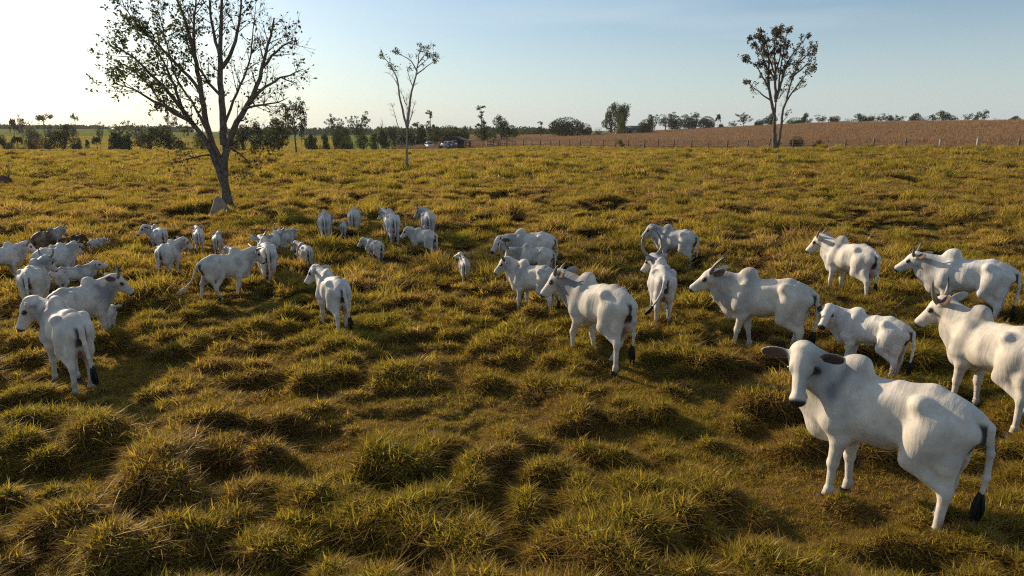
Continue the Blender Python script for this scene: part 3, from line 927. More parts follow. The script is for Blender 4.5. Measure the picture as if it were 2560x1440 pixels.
# ------------------------------------------------------------------ the herd, each animal at its own place and pose
W1, W2, W3 = (14, -12, -10, 14), (-10, 13, 15, -11), (5, -6, -7, 6)
HERD = [
 dict(px=15, foot=716, top=622, th=-60, neck_yaw=-14, horn='up', horn_size=.75, legs=W3, label='white cow cut off by the left edge with a horned head turned away'),
 dict(px=126, foot=660, top=582, th=-40, neck_yaw=-5, neck_pitch=36, horn='short', brown=1, neck_col=(.42,.38,.33), coat=(.13,.075,.045), grey=(.42,.38,.33), grey_amt=.9, label='brown cow with a pale neck and short horns at far left'),
 dict(px=182, foot=655, top=596, th=-50, neck_yaw=-8, calf=.2, horn=None, brown=1, coat=(.075,.042,.024), grey=(.05,.03,.02), label='dark brown animal half hidden beyond the pale necked brown cow'),
 dict(px=132, foot=702, top=622, th=-40, neck_yaw=20, calf=.8, horn=None, label='white calf showing only its eared head in front of the brown cow'),
 dict(px=148, foot=722, top=624, th=-52, neck_yaw=14, horn='short', horn_size=.8, legs=W1, label='white horned cow in front of the brown cow, big hump and ear to the right'),
 dict(px=102, foot=800, top=668, th=-12, neck_yaw=-20, head_yaw=-8, horn='up', horn_size=.8, grey_amt=.9, legs=W3, label='white cow from behind with grey neck and two upright dark horns'),
 dict(px=192, foot=752, top=672, th=-78, neck_pitch=40, head_pitch=18, calf=1.0, horn=None, legs=(16,-14,-20,18), label='white calf striding right with its head stretched forward'),
 dict(px=216, foot=880, top=738, scale=.80, th=-46, neck_yaw=-26, head_yaw=-18, head_pitch=50, ear_back=45, horn='short', horn_size=1.2, grey_amt=.8, legs=W2, label='white cow behind the nearest left cow, head in profile to the right'),
 dict(px=186, foot=974, top=778, th=14, neck_yaw=34, head_yaw=26, head_pitch=62, horn=None, ear_back=10, grey_amt=.8, legs=(8,-8,-4,10), tail_swing=-.08, vox=.015, label='nearest cow on the left, seen from behind with its head turned left'),
 dict(px=278, foot=848, top=772, th=-15, calf=1.0, horn=None, neck_pitch=10, label='white calf tucked under the neck of the cow with its head to the right'),
 dict(px=246, foot=652, top=600, th=-42, neck_pitch=24, neck_yaw=-12, calf=1.0, horn=None, label='small white calf from behind, alone right of the brown cow'),
 dict(px=402, foot=645, top=572, th=18, neck_yaw=52, head_yaw=22, horn=None, belly=1.4, label='hornless white cow with its head turned left, rearmost of the left middle group'),
 dict(px=430, foot=705, top=612, th=-24, neck_yaw=-34, head_yaw=-10, horn=None, legs=W1, label='white cow walking off with its head to the right, left of the spread horned cow'),
 dict(px=502, foot=645, top=575, th=0, neck_yaw=10, calf=.45, horn=None, label='slim young white heifer from behind left of the white calf'),
 dict(px=549, foot=650, top=588, th=-6, calf=.75, horn=None, label='white calf from behind just below the pale termite mound'),
 dict(px=592, foot=692, top=624, th=25, neck_yaw=12, calf=.7, horn=None, label='white calf showing only its back and ears behind the spread horned cow'),
 dict(px=574, foot=757, top=640, th=-60, neck_yaw=-8, head_pitch=55, horn='wide', legs=(15,-16,-16,18), tail='out', tail_swing=.28, switch_col='white', grey_amt=.6, label='white cow with straight spread horns, pale tail tip swung out left'),
 dict(px=690, foot=668, top=588, th=-18, neck_yaw=0, horn='lyre', horn_size=.6, grey_amt=1.0, grey=(.20,.185,.17), label='grey necked horned cow in front of the pale tailed cow seen from behind'),
 dict(px=672, foot=722, top=610, th=4, neck_yaw=10, horn='up', horn_size=1.0, switch_col='white', legs=W3, label='horned cow from behind with a pale tail, middle of the left group'),
 dict(px=717, foot=652, top=582, th=-30, calf=.8, horn=None, label='white calf tucked against the right side of the grey necked cow'),
 dict(px=765, foot=698, top=615, th=16, neck_yaw=20, calf=.45, horn=None, label='young white heifer with an ear to the left, above the hornless walking cow'),
 dict(px=838, foot=840, top=695, th=18, neck_yaw=14, head_yaw=20, neck_pitch=38, horn=None, legs=(10,-10,-12,13), tail_swing=-.10, vox=.016, belly=1.3, label='hornless white cow walking away alone in the middle left foreground'),
 dict(px=815, foot=618, top=536, th=0, neck_pitch=5, neck_yaw=-28, horn=None, belly=1.4, lean=.8, label='round bellied white cow from behind, head lowered, left of a small calf'),
 dict(px=861, foot=613, top=560, th=-4, calf=1.0, horn=None, label='small white calf standing between two cows seen from behind'),
 dict(px=889, foot=598, top=526, th=-8, neck_pitch=5, neck_yaw=-10, horn=None, belly=1.2, label='white cow from behind with lowered head, right of a small calf'),
 dict(px=981, foot=625, top=536, th=10, neck_yaw=26, head_yaw=5, horn='stub', lean=.9, label='white cow from behind with both ears spread, left of the horned one'),
 dict(px=1070, foot=615, top=532, th=6, neck_yaw=28, head_yaw=25, horn='up', horn_size=.6, label='horned white cow from behind, farthest right of the back row'),
 dict(px=1060, foot=654, top=578, th=42, neck_yaw=16, head_yaw=8, calf=.6, horn=None, legs=(12,-8,-12,12), label='young white heifer walking left in front of the horned back row cow'),
 dict(px=938, foot=674, top=604, th=32, neck_yaw=20, calf=.6, horn=None, lean=.9, legs=W3, label='young cream heifer with visible ribs walking left between the rows'),
 dict(px=1161, foot=728, top=650, th=6, neck_yaw=14, head_yaw=20, neck_pitch=48, head_pitch=20, calf=1.0, horn=None, legs=(26,20,-8,-4), label='small white calf trotting alone in the centre, head up'),
 dict(px=1325, foot=694, top=586, th=76, neck_yaw=22, head_yaw=34, neck_pitch=10, horn='stub', horn_size=1.1, grey_amt=.6, label='white cow facing left with black nose, rearmost of the centre bunch'),
 dict(px=1335, foot=718, top=622, th=68, neck_pitch=16, horn='short', horn_size=.9, grey_amt=.8, label='grey white cow sandwiched between the lyre horned cow and the one behind'),
 dict(px=1332, foot=796, top=668, th=54, neck_yaw=10, head_yaw=14, neck_pitch=40, horn='lyre', horn_size=.8, legs=W3, vox=.017, label='white cow with tall lyre horns, standing left behind the walking cow'),
 dict(px=1492, foot=918, top=716, th=40, neck_yaw=20, head_yaw=10, neck_pitch=32, ear_back=50, horn='swept', horn_size=.55, legs=(24,-6,-6,24), flex=(16,4,0,0), vox=.014, label='big white cow walking left in the centre, hind leg stretched back'),
 dict(px=1684, foot=682, top=578, th=58, neck_yaw=16, head_yaw=8, horn=None, legs=(-6,4,-10,12), label='hornless white cow walking left behind the ring horned cow'),
 dict(px=1648, foot=820, top=668, th=6, neck_yaw=18, head_yaw=25, horn='ring', horn_size=.85, lean=1.0, legs=(8,-8,-6,8), tail='curl', tail_swing=.14, vox=.016, label='lean cow from behind with horns closing into a ring overhead'),
 dict(px=1900, foot=892, top=704, th=76, neck_yaw=6, head_yaw=5, neck_pitch=30, head_pitch=38, ear_back=62, horn='swept', horn_size=1.15, grey_amt=.7, legs=(8,-10,-8,6), vox=.014, label='white cow facing left with long swept horns, above the nearest cow'),
 dict(px=2112, foot=754, top=614, th=46, neck_yaw=12, head_yaw=10, horn='swept', horn_size=.8, lean=.8, legs=(6,-4,-16,14), vox=.017, label='white cow walking away left beyond the rest, hind leg lifted'),
 dict(px=2160, foot=952, top=795, th=66, neck_yaw=28, head_yaw=72, neck_pitch=34, head_pitch=36, calf=.5, horn=None, ear_droop=40, dewlap=1.6, grey_amt=.3, vox=.015, label='young white bull calf looking at the camera behind the nearest cow'),
 dict(px=2400, foot=816, top=654, th=80, neck_yaw=0, neck_pitch=24, head_pitch=38, ear_back=55, horn='short', horn_size=1.1, grey_amt=.8, hump=1.2, vox=.016, label='white cow facing left at the right edge with one short upright horn'),
 dict(px=2455, foot=1055, top=815, th=46, neck_yaw=14, head_yaw=10, neck_pitch=40, ear_back=60, horn='up', horn_size=.95, hump=1.1, legs=(4,-6,-6,10), tail='curl', tail_swing=-.2, vox=.014, label='big sunlit white cow at the right edge with dark upturned horns'),
 dict(px=2178, foot=1290, top=952, scale=1.01, th=70, neck_yaw=34, head_yaw=80, neck_pitch=46, head_pitch=56, horn=None, grey_amt=.95, dewlap=1.3, ear_droop=8, ear_back=0, legs=(2,-4,-4,3), tail_swing=-.04, vox=.011, label='nearest white cow looking at the camera in the right foreground'),
]
import os
for q, c in enumerate(HERD):
    c['seed'] = q*1.7 + 2
    _r = rng_(900+q)
    for _k, _a, _b in (('lean', .15, .9), ('belly', .7, 1.5), ('hump', .8, 1.12), ('grey_amt', .5, 1.0), ('ear_droop', 4, 26), ('ear_back', 5, 32)): c.setdefault(_k, float(_r.uniform(_a, _b)))
    c.setdefault('coat', tuple(np.array([.63, .59, .53])*_r.uniform(.90, 1.06) + np.array([.02, 0, -.03])*_r.uniform(-1, 1)))
    c.setdefault('vox', .019)
    root, sc_, P_ = place_cow(c)
    print('%2d sc %.2f at %.1f %.1f  %s' % (q, sc_, P_[0], P_[1], c['label'][:40]))
# ------------------------------------------------------------------ trees
def leaf_mesh(name, P, size, r, m, up=.3, lv=None, dry=None, aspect=.55, out=None):
    """small pointed leaves (diamonds bent along the midrib) at P"""
    n = len(P); P = np.asarray(P, float)
    size = np.broadcast_to(np.asarray(size, float), (n,))
    d = r.normal(0, 1, (n, 3)); d[:, 2] += up
    if out is not None: d += out
    d /= np.linalg.norm(d, axis=1)[:, None]
    q = r.normal(0, 1, (n, 3)); sd = np.cross(d, q); sd /= np.linalg.norm(sd, axis=1)[:, None]
    nn = np.cross(d, sd)
    L_ = size[:, None]; W = L_*aspect*.5
    V = np.stack([P, P + d*L_*.5 + sd*W + nn*L_*.06, P + d*L_ - nn*L_*.08, P + d*L_*.5 - sd*W + nn*L_*.06], 1).reshape(-1, 3)
    Q = np.arange(4*n).reshape(-1, 4)
    me = mesh(name, V, Q, False, [m])
    fattr(me, 'lv', np.repeat(r.uniform(0, 1, n) if lv is None else lv, 4))
    fattr(me, 'dry', np.repeat(np.zeros(n) if dry is None else dry, 4))
    return me

def bark(name, a, b, sc=6, st=.8):
    return mat(name, a, .9, noise=(sc, b, .35, .65), bump=(sc*3, st, .03), spec=.1)

M_BARK = bark('grey_brown_bark', (.085, .060, .045), (.17, .14, .11))
M_BARK_PALE = bark('pale_bark', (.30, .26, .21), (.19, .155, .125))
M_BARK_DARK = bark('dark_bark', (.07, .055, .042), (.13, .10, .08))
M_TWIG = bark('bare_twigs', (.26, .23, .20), (.17, .145, .125))
LEAF_BIG = leaf_mat('broad_leaves', (.038, .052, .013), (.110, .130, .020), .45, dry=(.095, .050, .026))
LEAF_MID = leaf_mat('pinnate_leaves', (.060, .080, .022), (.110, .130, .040), .35, dry=(.09, .06, .03))
LEAF_DRY = leaf_mat('dull_leaves', (.050, .055, .020), (.085, .075, .028), .45, dry=(.13, .065, .035))
LEAF_DARK = leaf_mat('dark_foliage', (.030, .046, .013), (.070, .088, .020), .28, dry=(.10, .06, .03))
LEAF_GREEN = leaf_mat('green_foliage', (.040, .065, .014), (.100, .120, .022), .32, dry=(.14, .09, .03))
LEAF_GREY = leaf_mat('grey_green_foliage', (.060, .068, .045), (.105, .110, .070), .3, dry=(.13, .10, .07))
LEAF_RUST = leaf_mat('rusty_foliage', (.17, .075, .030), (.22, .12, .045), .3)
LEAF_YEL = leaf_mat('yellow_green_foliage', (.10, .12, .018), (.17, .17, .030), .35)

def smooth_line(P, n):
    P = np.asarray(P, float)
    t = np.concatenate([[0], np.cumsum(np.linalg.norm(np.diff(P, axis=0), axis=1))]); t /= t[-1]
    u = np.linspace(0, 1, n)
    Q = np.stack([np.interp(u, t, P[:, k]) for k in range(3)], 1)
    for _ in range(2): Q[1:-1] = .25*Q[:-2]+.5*Q[1:-1]+.25*Q[2:]
    return Q

def traced_tree(name, label, base_px, conv, limbs, sz, r0, seed, leaf_fn, m_bark, m_leaf, twig_len, leaf_size, kids=(5, 4), dist=None, aspect=.55, up=-.2, droop=0.0, extra=0):
    """limbs: (start radius factor, depth at the end, points in crop coordinates)"""
    r = rng_(seed)
    B = px_ground(*base_px) if dist is None else px_at(base_px[0], dist)
    y0 = B[1]
    def to3(pt, dep):
        px, py = conv(pt); d = px_ray(px, py)
        t = (y0 + dep)/d[1]
        return np.array([d[0]*t, y0+dep, CAM_H + d[2]*t]) - B
    tubes = []; twigs = []; leaves = []; ldir = []
    segs = []
    for rf, dep0, dep1, pts in limbs:
        n = len(pts)
        P = np.array([to3(p, dep0 + (dep1-dep0)*(i/(n-1))**1.2) for i, p in enumerate(pts)])
        ln = np.linalg.norm(np.diff(P, axis=0), axis=1).sum()
        m = max(6, int(ln/.35))
        Q = smooth_line(P, m)
        Q[1:-1] += r.normal(0, .018*sz, (m-2, 3))
        R = r0*rf*(1 - np.linspace(0, 1, m)*.86)**.85
        segs.append((Q, R, rf))
    # trunk foot
    Q, R, rf = segs[0]
    Q[0] = [Q[0][0], Q[0][1], -.35]
    R = R*1.0; t = np.linspace(0, 1, len(R)); R *= 1 + .55*np.exp(-t*len(R)*.35*1.6)
    segs[0] = (Q, R, rf)
    for Q, R, rf in segs: tubes.append((Q, R, 10 if rf > .4 else 7))
    def spawn(Q, R, level, frac0, ln, count):
        for _ in range(count):
            u = r.uniform(frac0, 1.0)**.85
            i = min(len(Q)-2, int(u*(len(Q)-1)))
            p = Q[i]; tdir = Q[i+1]-Q[i]; tdir /= np.linalg.norm(tdir)+1e-9
            d = r.normal(0, 1, 3); d -= tdir*(d@tdir); d /= np.linalg.norm(d)
            dd = tdir*.75 + d*r.uniform(.5, 1.1) + np.array([0, 0, .25 - droop*level]); dd /= np.linalg.norm(dd)
            l = ln*r.uniform(.55, 1.25)
            bend = r.normal(0, .25, 3) + np.array([0, 0, .12 - droop*.6*level])
            t = np.linspace(0, 1, 6)[:, None]
            K = p + dd*l*t + bend*l*t*t*.5
            rr = min(R[i]*.55, l*.022)*(1-t[:, 0]*.8)
            twigs.append((K, np.maximum(rr, .0045), 4 if level else 5))
            if level == 0:
                spawn(K, rr, 1, .25, ln*.48, kids[1])
            if level >= 0:
                dens = leaf_fn(K[-1], r)
                nl = r.poisson(dens)
                for _k in range(nl):
                    w = r.uniform(.35, 1.0)
                    j = min(4, int(w*5)); q = K[j] + (K[j+1]-K[j])*(w*5-j)
                    leaves.append(q + r.normal(0, .05*sz**.5, 3)); ldir.append(dd)
    for Q, R, rf in segs[1:]:
        ln = np.linalg.norm(np.diff(Q, axis=0), axis=1).sum()
        spawn(Q, R, 0, .22, twig_len, int(kids[0]*max(1, ln/1.6)))
    # the tip of each limb ends in a spray
    for Q, R, rf in segs[1:]:
        spawn(Q[-3:], R[-3:], 0, .3, twig_len*.8, 3)
    root = empty(name, B, 0, label, 'tree')
    obj('trunk', tubes_mesh('trunk', tubes + twigs, [m_bark]), root)
    if leaves:
        lv, dr = leaf_fn(np.array(leaves), r, True)
        lm = leaf_mesh('leaves', leaves, leaf_size*r.uniform(.6, 1.35, len(leaves)), r, m_leaf, up=up, lv=lv, dry=dr, aspect=aspect, out=np.array(ldir)*.6)
        obj('crown', lm, root)
    print(name, len(twigs), 'twigs', len(leaves), 'leaves at', B)
    return root, B

# --- the big half bare tree on the left
cv = lambda p: (200 + p[0]/2.482, p[1]/2.482)
BIG = [
 (1.0, 0, 0, [(935,1352),(912,1250),(893,1100),(896,980),(902,890),(893,780)]),
 (.70, 0, .3, [(893,900),(885,750),(880,600),(866,450),(870,300),(875,150),(880,0),(886,-160)]),
 (.66, 0, 1.2, [(893,1060),(845,940),(800,860),(775,720),(760,600),(740,500),(720,400),(690,250),(650,120),(600,0),(560,-130)]),
 (.62, 0, -.9, [(893,1150),(872,1080),(836,1000),(785,870),(690,755),(640,690),(585,615),(520,530),(440,470),(370,380),(300,330),(225,290)]),
 (.66, 0, -.6, [(896,1000),(922,890),(962,780),(1012,680),(1062,630),(1102,540),(1132,420),(1152,320),(1182,220),(1205,110)]),
 (.36, .7, 2.2, [(758,600),(700,500),(600,400),(480,270),(380,180),(300,90),(255,-10)]),
 (.38, -.4, -2.2, [(690,757),(600,690),(500,650),(420,610),(360,560),(290,530),(215,520)]),
 (.30, -.4, .8, [(640,690),(605,590),(560,480),(520,380),(455,280),(400,190)]),
 (.32, -.4, 1.5, [(1062,630),(1120,570),(1180,500),(1262,480),(1340,450),(1388,428)]),
 (.26, -.3, -1.8, [(1012,680),(1055,655),(1150,650),(1250,635),(1292,605)]),
 (.40, .2, -1.5, [(872,430),(940,350),(970,240),(990,120),(1002,0),(1012,-130)]),
 (.34, .2, 1.9, [(870,360),(830,230),(815,100),(800,0),(780,-140)]),
 (.32, .9, -.8, [(722,400),(702,220),(705,100),(722,-20),(730,-120)]),
 (.28, -.4, -2.0, [(1132,420),(1212,330),(1290,260),(1350,250)]),
 (.30, .1, -2.4, [(880,600),(840,555),(780,490),(735,420),(690,330),(640,200)]),
 (.22, 0, -1.8, [(915,915),(980,870),(1030,820),(1110,800),(1190,850),(1225,920)]),
 (.22, 0, 1.2, [(915,905),(970,935),(1035,985),(1070,1040)]),
 (.20, 0, -1.6, [(815,960),(720,970),(650,1000),(590,1005)]),
 (.28, .3, 2.4, [(893,780),(960,600),(1030,470),(1060,330),(1080,180),(1090,40)]),
 (.28, .2, -2.8, [(840,930),(760,760),(690,620),(600,520),(560,350),(520,200),(480,60)]),
 (.24, .1, 2.6, [(690,755),(560,700),(450,560),(380,470),(290,420)]),
]
def big_leaf(P, r, col=False):
    if not col:
        x, z = P[0], P[2]
        d = 1.8 + 4.6*sm(0.4, -3.2, x)
        if x > 1.2: d = 1.5
        if z < 3.6: d = 3.0 if x > .4 else 1.8
        return d
    x = P[:, 0]
    lv = np.clip(.30*sm(1, -4, x) + r.uniform(0, .7, len(P))**1.6, 0, 1)
    return lv, np.clip((r.uniform(0, 1, len(P)) < .30 + .45*sm(-2, 2, x))*r.uniform(.4, 1, len(P)), 0, 1)
BIG_ROOT, BIG_B = traced_tree('broadleaf_tree', 'big half bare broadleaf tree with spreading limbs behind the pale termite mound', (576, 546), cv, BIG, 1.0, .235, 11, big_leaf, M_BARK, LEAF_BIG, .98, .145, kids=(6.0, 4), droop=.10, up=-.5)

# --- the slender tree in the middle
cv2 = lambda p: (900 + p[0]/3.7875, 80 + p[1]/3.7875)
SLIM = [
 (1.0, 0, 0, [(445,1360),(442,1200),(445,1050),(448,930),(442,860)]),
 (.62, 0, .6, [(444,900),(402,740),(370,600),(362,500),(340,400),(300,320),(245,262),(190,205)]),
 (.70, 0, -.5, [(446,900),(465,720),(480,580),(515,480),(540,370),(550,260),(562,180),(592,130)]),
 (.34, -.3, 1.4, [(530,405),(620,335),(700,280),(745,250)]),
 (.34, -.3, -1.5, [(538,372),(500,280),(440,232),(380,210),(312,190)]),
 (.30, 0, .3, [(446,880),(446,750),(440,650),(446,600)]),
 (.34, 0, .8, [(455,900),(484,840),(490,760),(515,690),(526,648)]),
 (.30, 0, -.9, [(442,1010),(392,970),(362,900),(345,830),(320,750),(296,668)]),
 (.24, 0, -.8, [(438,1108),(385,1075),(350,1045)]),
 (.22, .3, 1.2, [(361,512),(330,450),(292,402),(264,380)]),
 (.26, -.2, .9, [(498,510),(470,450),(455,370),(440,310)]),
 (.26, 0, -.7, [(440,690),(400,600),(385,555)]),
 (.28, -.3, 1.3, [(550,300),(600,230),(650,170),(670,140)]),
 (.24, -.3, -1.4, [(545,340),(600,300),(650,240),(690,210)]),
]
def slim_leaf(P, r, col=False):
    if not col: return 3.6 if P[2] > 8.9 else 0.0
    return r.uniform(0, .8, len(P)), (r.uniform(0, 1, len(P)) < .2)*.6
traced_tree('slender_tree', 'tall slender pale tree with a thin leafy top, in front of the parked cars', (1017, 440), cv2, SLIM, 1.0, .17, 12, slim_leaf, M_BARK_PALE, LEAF_MID, .62, .15, kids=(3.4, 3), up=.3)

# --- the tall tree on the right by the fence
cv3 = lambda p: (1800 + p[0]/4.0, 40 + p[1]/4.0)
RGT = [
 (1.0, 0, 0, [(551,1382),(546,1250),(541,1100),(547,980),(556,880),(562,815)]),
 (.60, 0, .8, [(575,1350),(600,1180),(620,1020),(634,920),(665,850),(692,720),(735,600),(780,480),(832,385)]),
 (.62, 0, -.9, [(545,1000),(512,850),(492,720),(482,600),(490,450),(480,330),(440,220),(410,170)]),
 (.60, 0, .3, [(558,860),(552,700),(556,560),(546,430),(540,300),(562,160)]),
 (.55, 0, -.4, [(562,830),(602,700),(640,560),(662,480),(702,420),(762,330),(822,262),(870,200)]),
 (.32, 0, 1.4, [(506,845),(440,800),(372,740),(312,700),(280,655)]),
 (.40, -.3, 1.5, [(492,720),(430,620),(390,540),(350,480),(262,430)]),
 (.40, 0, -1.6, [(585,740),(600,560),(622,420),(650,300),(662,170)]),
 (.34, .4, 2.0, [(735,600),(820,530),(902,450),(955,360)]),
 (.34, .3, -1.4, [(662,855),(715,770),(790,670),(852,590),(945,520)]),
 (.24, .3, .9, [(715,770),(772,730),(845,690)]),
 (.40, -.2, 1.8, [(552,640),(470,520),(420,400),(360,290),(320,220)]),
 (.38, 0, -2.0, [(552,600),(500,440),(450,330),(380,250)]),
 (.36, 0, 1.6, [(556,560),(600,420),(610,290),(600,150)]),
 (.30, -.2, -1.5, [(670,470),(720,480),(790,520)]),
 (.30, .5, -.8, [(780,480),(840,420),(880,380),(930,300)]),
 (.20, 0, .4, [(585,830),(620,780),(648,748)]),
 (.18, .2, .5, [(612,1080),(650,1030),(680,985)]),
]
def rgt_leaf(P, r, col=False):
    if not col:
        d = 5.6*sm(7.5, 12, P[2])*(1.35 if P[0] < .5 else .62) + 1.0
        return d if P[2] > 5.5 else 0
    return r.uniform(0, 1, len(P)), (r.uniform(0, 1, len(P)) < .5)*r.uniform(.4, 1, len(P))
RGT_ROOT, RGT_B = traced_tree('tall_forked_tree', 'tall forked tree with a ragged brown crown beside the wire fence', (1938, 385), cv3, RGT, 1.5, .36, 13, rgt_leaf, M_BARK, LEAF_DRY, 1.1, .28, kids=(2.6, 4), up=-.3)

# --- background kinds, built once at about 10 m and copied
def blob_points(r, n, c, rad, shell=.55, flat=1.0):
    d = r.normal(0, 1, (n, 3)); d /= np.linalg.norm(d, axis=1)[:, None]
    rr = (shell + (1-shell)*r.uniform(0, 1, n)**.5)
    return np.array(c) + d*rr[:, None]*np.array([rad, rad, rad*flat])

def kind_mesh(kind, seed):
    r = rng_(seed); tub = []; P = []; S = None; out = None
    ls = .42; n_leaf = 1500
    if kind == 'dense':            # dome of dark leaves down to the ground
        lobes = [((0, 0, 4.6), 4.6, 1.0)] + [((3.0*math.cos(a)*r.uniform(.6, 1.1), 3.0*math.sin(a)*r.uniform(.6, 1.1), r.uniform(2.2, 6.0)), r.uniform(1.8, 2.9), r.uniform(.75, 1)) for a in r.uniform(0, 6.28, 13)]
        for c, rd, fl in lobes: P.append(blob_points(r, int(70*rd*rd), c, rd, .8, fl))
        tub.append(([(0, 0, -.5), (0, 0, 4)], [.35, .25], 8))
    elif kind == 'bushy':
        for a in range(17):
            c = (r.normal(0, 2.0), r.normal(0, 2.0), r.uniform(2.6, 8.2)); rd = r.uniform(1.1, 2.2)*(1.15 - .05*c[2])
            c = (c[0]*(1.25-.09*c[2]), c[1]*(1.25-.09*c[2]), c[2])
            P.append(blob_points(r, int(75*rd*rd), c, rd, .55, .8))
            tub.append(([(0, 0, .8), (c[0]*.4, c[1]*.4, c[2]*.6), c], [.16, .10, .03], 5))
        tub.append(([(0, 0, -.5), (.1, 0, 2), (0, .1, 5)], [.30, .24, .12], 8))
    elif kind == 'shrub':          # low, broad and ragged
        for a in range(14):
            c = (r.normal(0, 2.6), r.normal(0, 2.6), r.uniform(.8, 6.0)); rd = r.uniform(1.2, 2.4)
            P.append(blob_points(r, int(60*rd*rd), c, rd, .45, .8))
        for a in range(26):
            e = np.array([r.normal(0, 3.2), r.normal(0, 3.2), r.uniform(6, 10.0)])
            tub.append(([(0, 0, 0), e*.5 + r.normal(0, .3, 3), e], [.10, .06, .02], 4))
            P.append(e + r.normal(0, .5, (9, 3)))
        ls = .5
    elif kind == 'airy':
        tub.append(([(0, 0, -.5), (.15, .1, 2.5), (0, 0, 5), (.2, 0, 7.5)], [.22, .18, .13, .05], 7))
        for a in range(20):
            z0 = r.uniform(2.8, 7.0); an = r.uniform(0, 6.28); ln = r.uniform(1.6, 3.4)
            e = np.array([math.cos(an)*ln, math.sin(an)*ln, z0 + ln*r.uniform(.4, 1.1)])
            e[2] = min(e[2], 9.6)
            tub.append(([(0, 0, z0), e*.5 + np.array([0, 0, z0*.5 + .1]), e], [.08, .05, .015], 4))
            for _ in range(4):
                c = e + r.normal(0, .75, 3); P.append(blob_points(r, 26, c, r.uniform(.35, .75), .2, .7))
                tub.append(([e*.7 + np.array([0, 0, z0*.3]), c], [.03, .012], 3))
        ls = .36
    elif kind == 'umbrella':       # long clean stem, flat top in layers
        tub.append(([(0, 0, -.5), (.1, .1, 3), (-.05, .1, 6.0), (.1, 0, 8.4)], [.17, .14, .11, .07], 6))
        for a in range(9):
            an = r.uniform(0, 6.28); ln = r.uniform(.8, 2.9)
            e = np.array([math.cos(an)*ln, math.sin(an)*ln, 8.9 + r.uniform(-.5, .8)])
            tub.append(([(0, 0, 6.3 + r.uniform(0, 1.2)), e*.5 + np.array([0, 0, 3.9]), e], [.07, .05, .02], 4))
            P.append(blob_points(r, 100, e - np.array([0, 0, r.uniform(0, .9)]), r.uniform(.6, 1.15), .2, .62))
        ls = .34
    elif kind == 'palm':
        tub.append(([(0, 0, -.4), (.15, 0, 3), (.1, 0, 6.6)], [.22, .17, .15], 7))
        top = np.array([.1, 0, 6.6])
        for a in range(20):
            an = a*2.4 + r.uniform(-.2, .2); el = r.uniform(-.25, 1.35); ln = r.uniform(2.4, 3.4)
            d0 = np.array([math.cos(an)*math.cos(el), math.sin(an)*math.cos(el), math.sin(el)])
            t = np.linspace(0, 1, 9)[:, None]
            K = top + d0*ln*t + np.array([0, 0, -1.5])*t*t*ln*.42
            tub.append((K, np.linspace(.05, .012, 9), 4))
            for k in range(26):
                u = r.uniform(.12, 1); q = top + d0*ln*u + np.array([0, 0, -1.5])*u*u*ln*.42
                P.append(q[None] + r.normal(0, .12, (1, 3)))
        ls = .85
    elif kind == 'palm_clump':     # stemless palm, a fountain of fronds
        for a in range(34):
            an = a*2.4 + r.uniform(-.2, .2); el = r.uniform(.45, 1.5); ln = r.uniform(6.0, 9.5)
            d0 = np.array([math.cos(an)*math.cos(el), math.sin(an)*math.cos(el), math.sin(el)])
            b = np.array([r.normal(0, .8), r.normal(0, .8), .6])
            t = np.linspace(0, 1, 9)[:, None]
            K = b + d0*ln*t + np.array([0, 0, -1.0])*t**2.2*ln*.55
            tub.append((K, np.linspace(.08, .015, 9), 4))
            for k in range(46):
                u = r.uniform(.18, 1); q = b + d0*ln*u + np.array([0, 0, -1.0])*u**2.2*ln*.55
                P.append(q[None] + r.normal(0, .22, (1, 3)))
        ls = .95
    elif kind == 'feathery':       # tall plumes (bamboo-like)
        for a in range(26):
            an = r.uniform(0, 6.28); ln = r.uniform(.2, 2.4); e = np.array([math.cos(an)*ln, math.sin(an)*ln, r.uniform(6.5, 9.8)])
            K = smooth_line([(e[0]*.2, e[1]*.2, -.3), (e[0]*.5, e[1]*.5, e[2]*.5), e, e + np.array([math.cos(an), math.sin(an), -.5])*.6], 9)
            tub.append((K, np.linspace(.09, .02, 9), 4))
            for k in range(13):
                u = r.uniform(.15, 1); q = K[min(8, int(u*8.99))]
                P.append(blob_points(r, 16, q, r.uniform(.4, .85), .2, 1.2))
        ls = .36
    elif kind == 'bare':
        tub.append(([(0, 0, -.5), (.1, 0, 2.5), (.1, .1, 5)], [.18, .13, .09], 6))
        for a in range(12):
            an = r.uniform(0, 6.28); z0 = r.uniform(2, 5); ln = r.uniform(1.5, 3.2)
            e = np.array([math.cos(an)*ln, math.sin(an)*ln, z0 + r.uniform(2.2, 4.8)])
            tub.append((smooth_line([(.1, 0, z0), e*.45 + np.array([0, 0, z0*.5 + .2]), e], 7), np.linspace(.07, .02, 7), 4))
            for _ in range(6):
                q = e*.7 + np.array([0, 0, z0*.3]); tub.append(([q, q + r.normal(0, .5, 3) + np.array([0, 0, .9])], [.022, .009], 3))
            P.append(e + r.normal(0, .4, (4, 3)))
        ls = .2
    elif kind == 'spire':          # narrow, in tiers, thin top
        tub.append(([(0, 0, -.5), (.1, 0, 5), (0, .1, 9.8)], [.16, .10, .03], 6))
        for a in range(26):
            z0 = r.uniform(2.2, 9.6); an = r.uniform(0, 6.28); ln = r.uniform(.5, 1.5)*(1.25 - z0*.06)
            e = np.array([math.cos(an)*ln, math.sin(an)*ln, z0 + .2])
            tub.append(([(0, 0, z0-.2), e], [.04, .015], 4))
            P.append(blob_points(r, 34, e, r.uniform(.3, .65), .2, .5))
        ls = .34
    P = np.concatenate([np.atleast_2d(p) for p in P])
    lv = np.clip(r.uniform(0, 1, len(P))*.7 + .5*(fbm(P[:, 0]*.9, P[:, 2]*.9 + P[:, 1]*.6, seed, 2)-.35), 0, 1)
    dry = (r.uniform(0, 1, len(P)) < .08)*.8
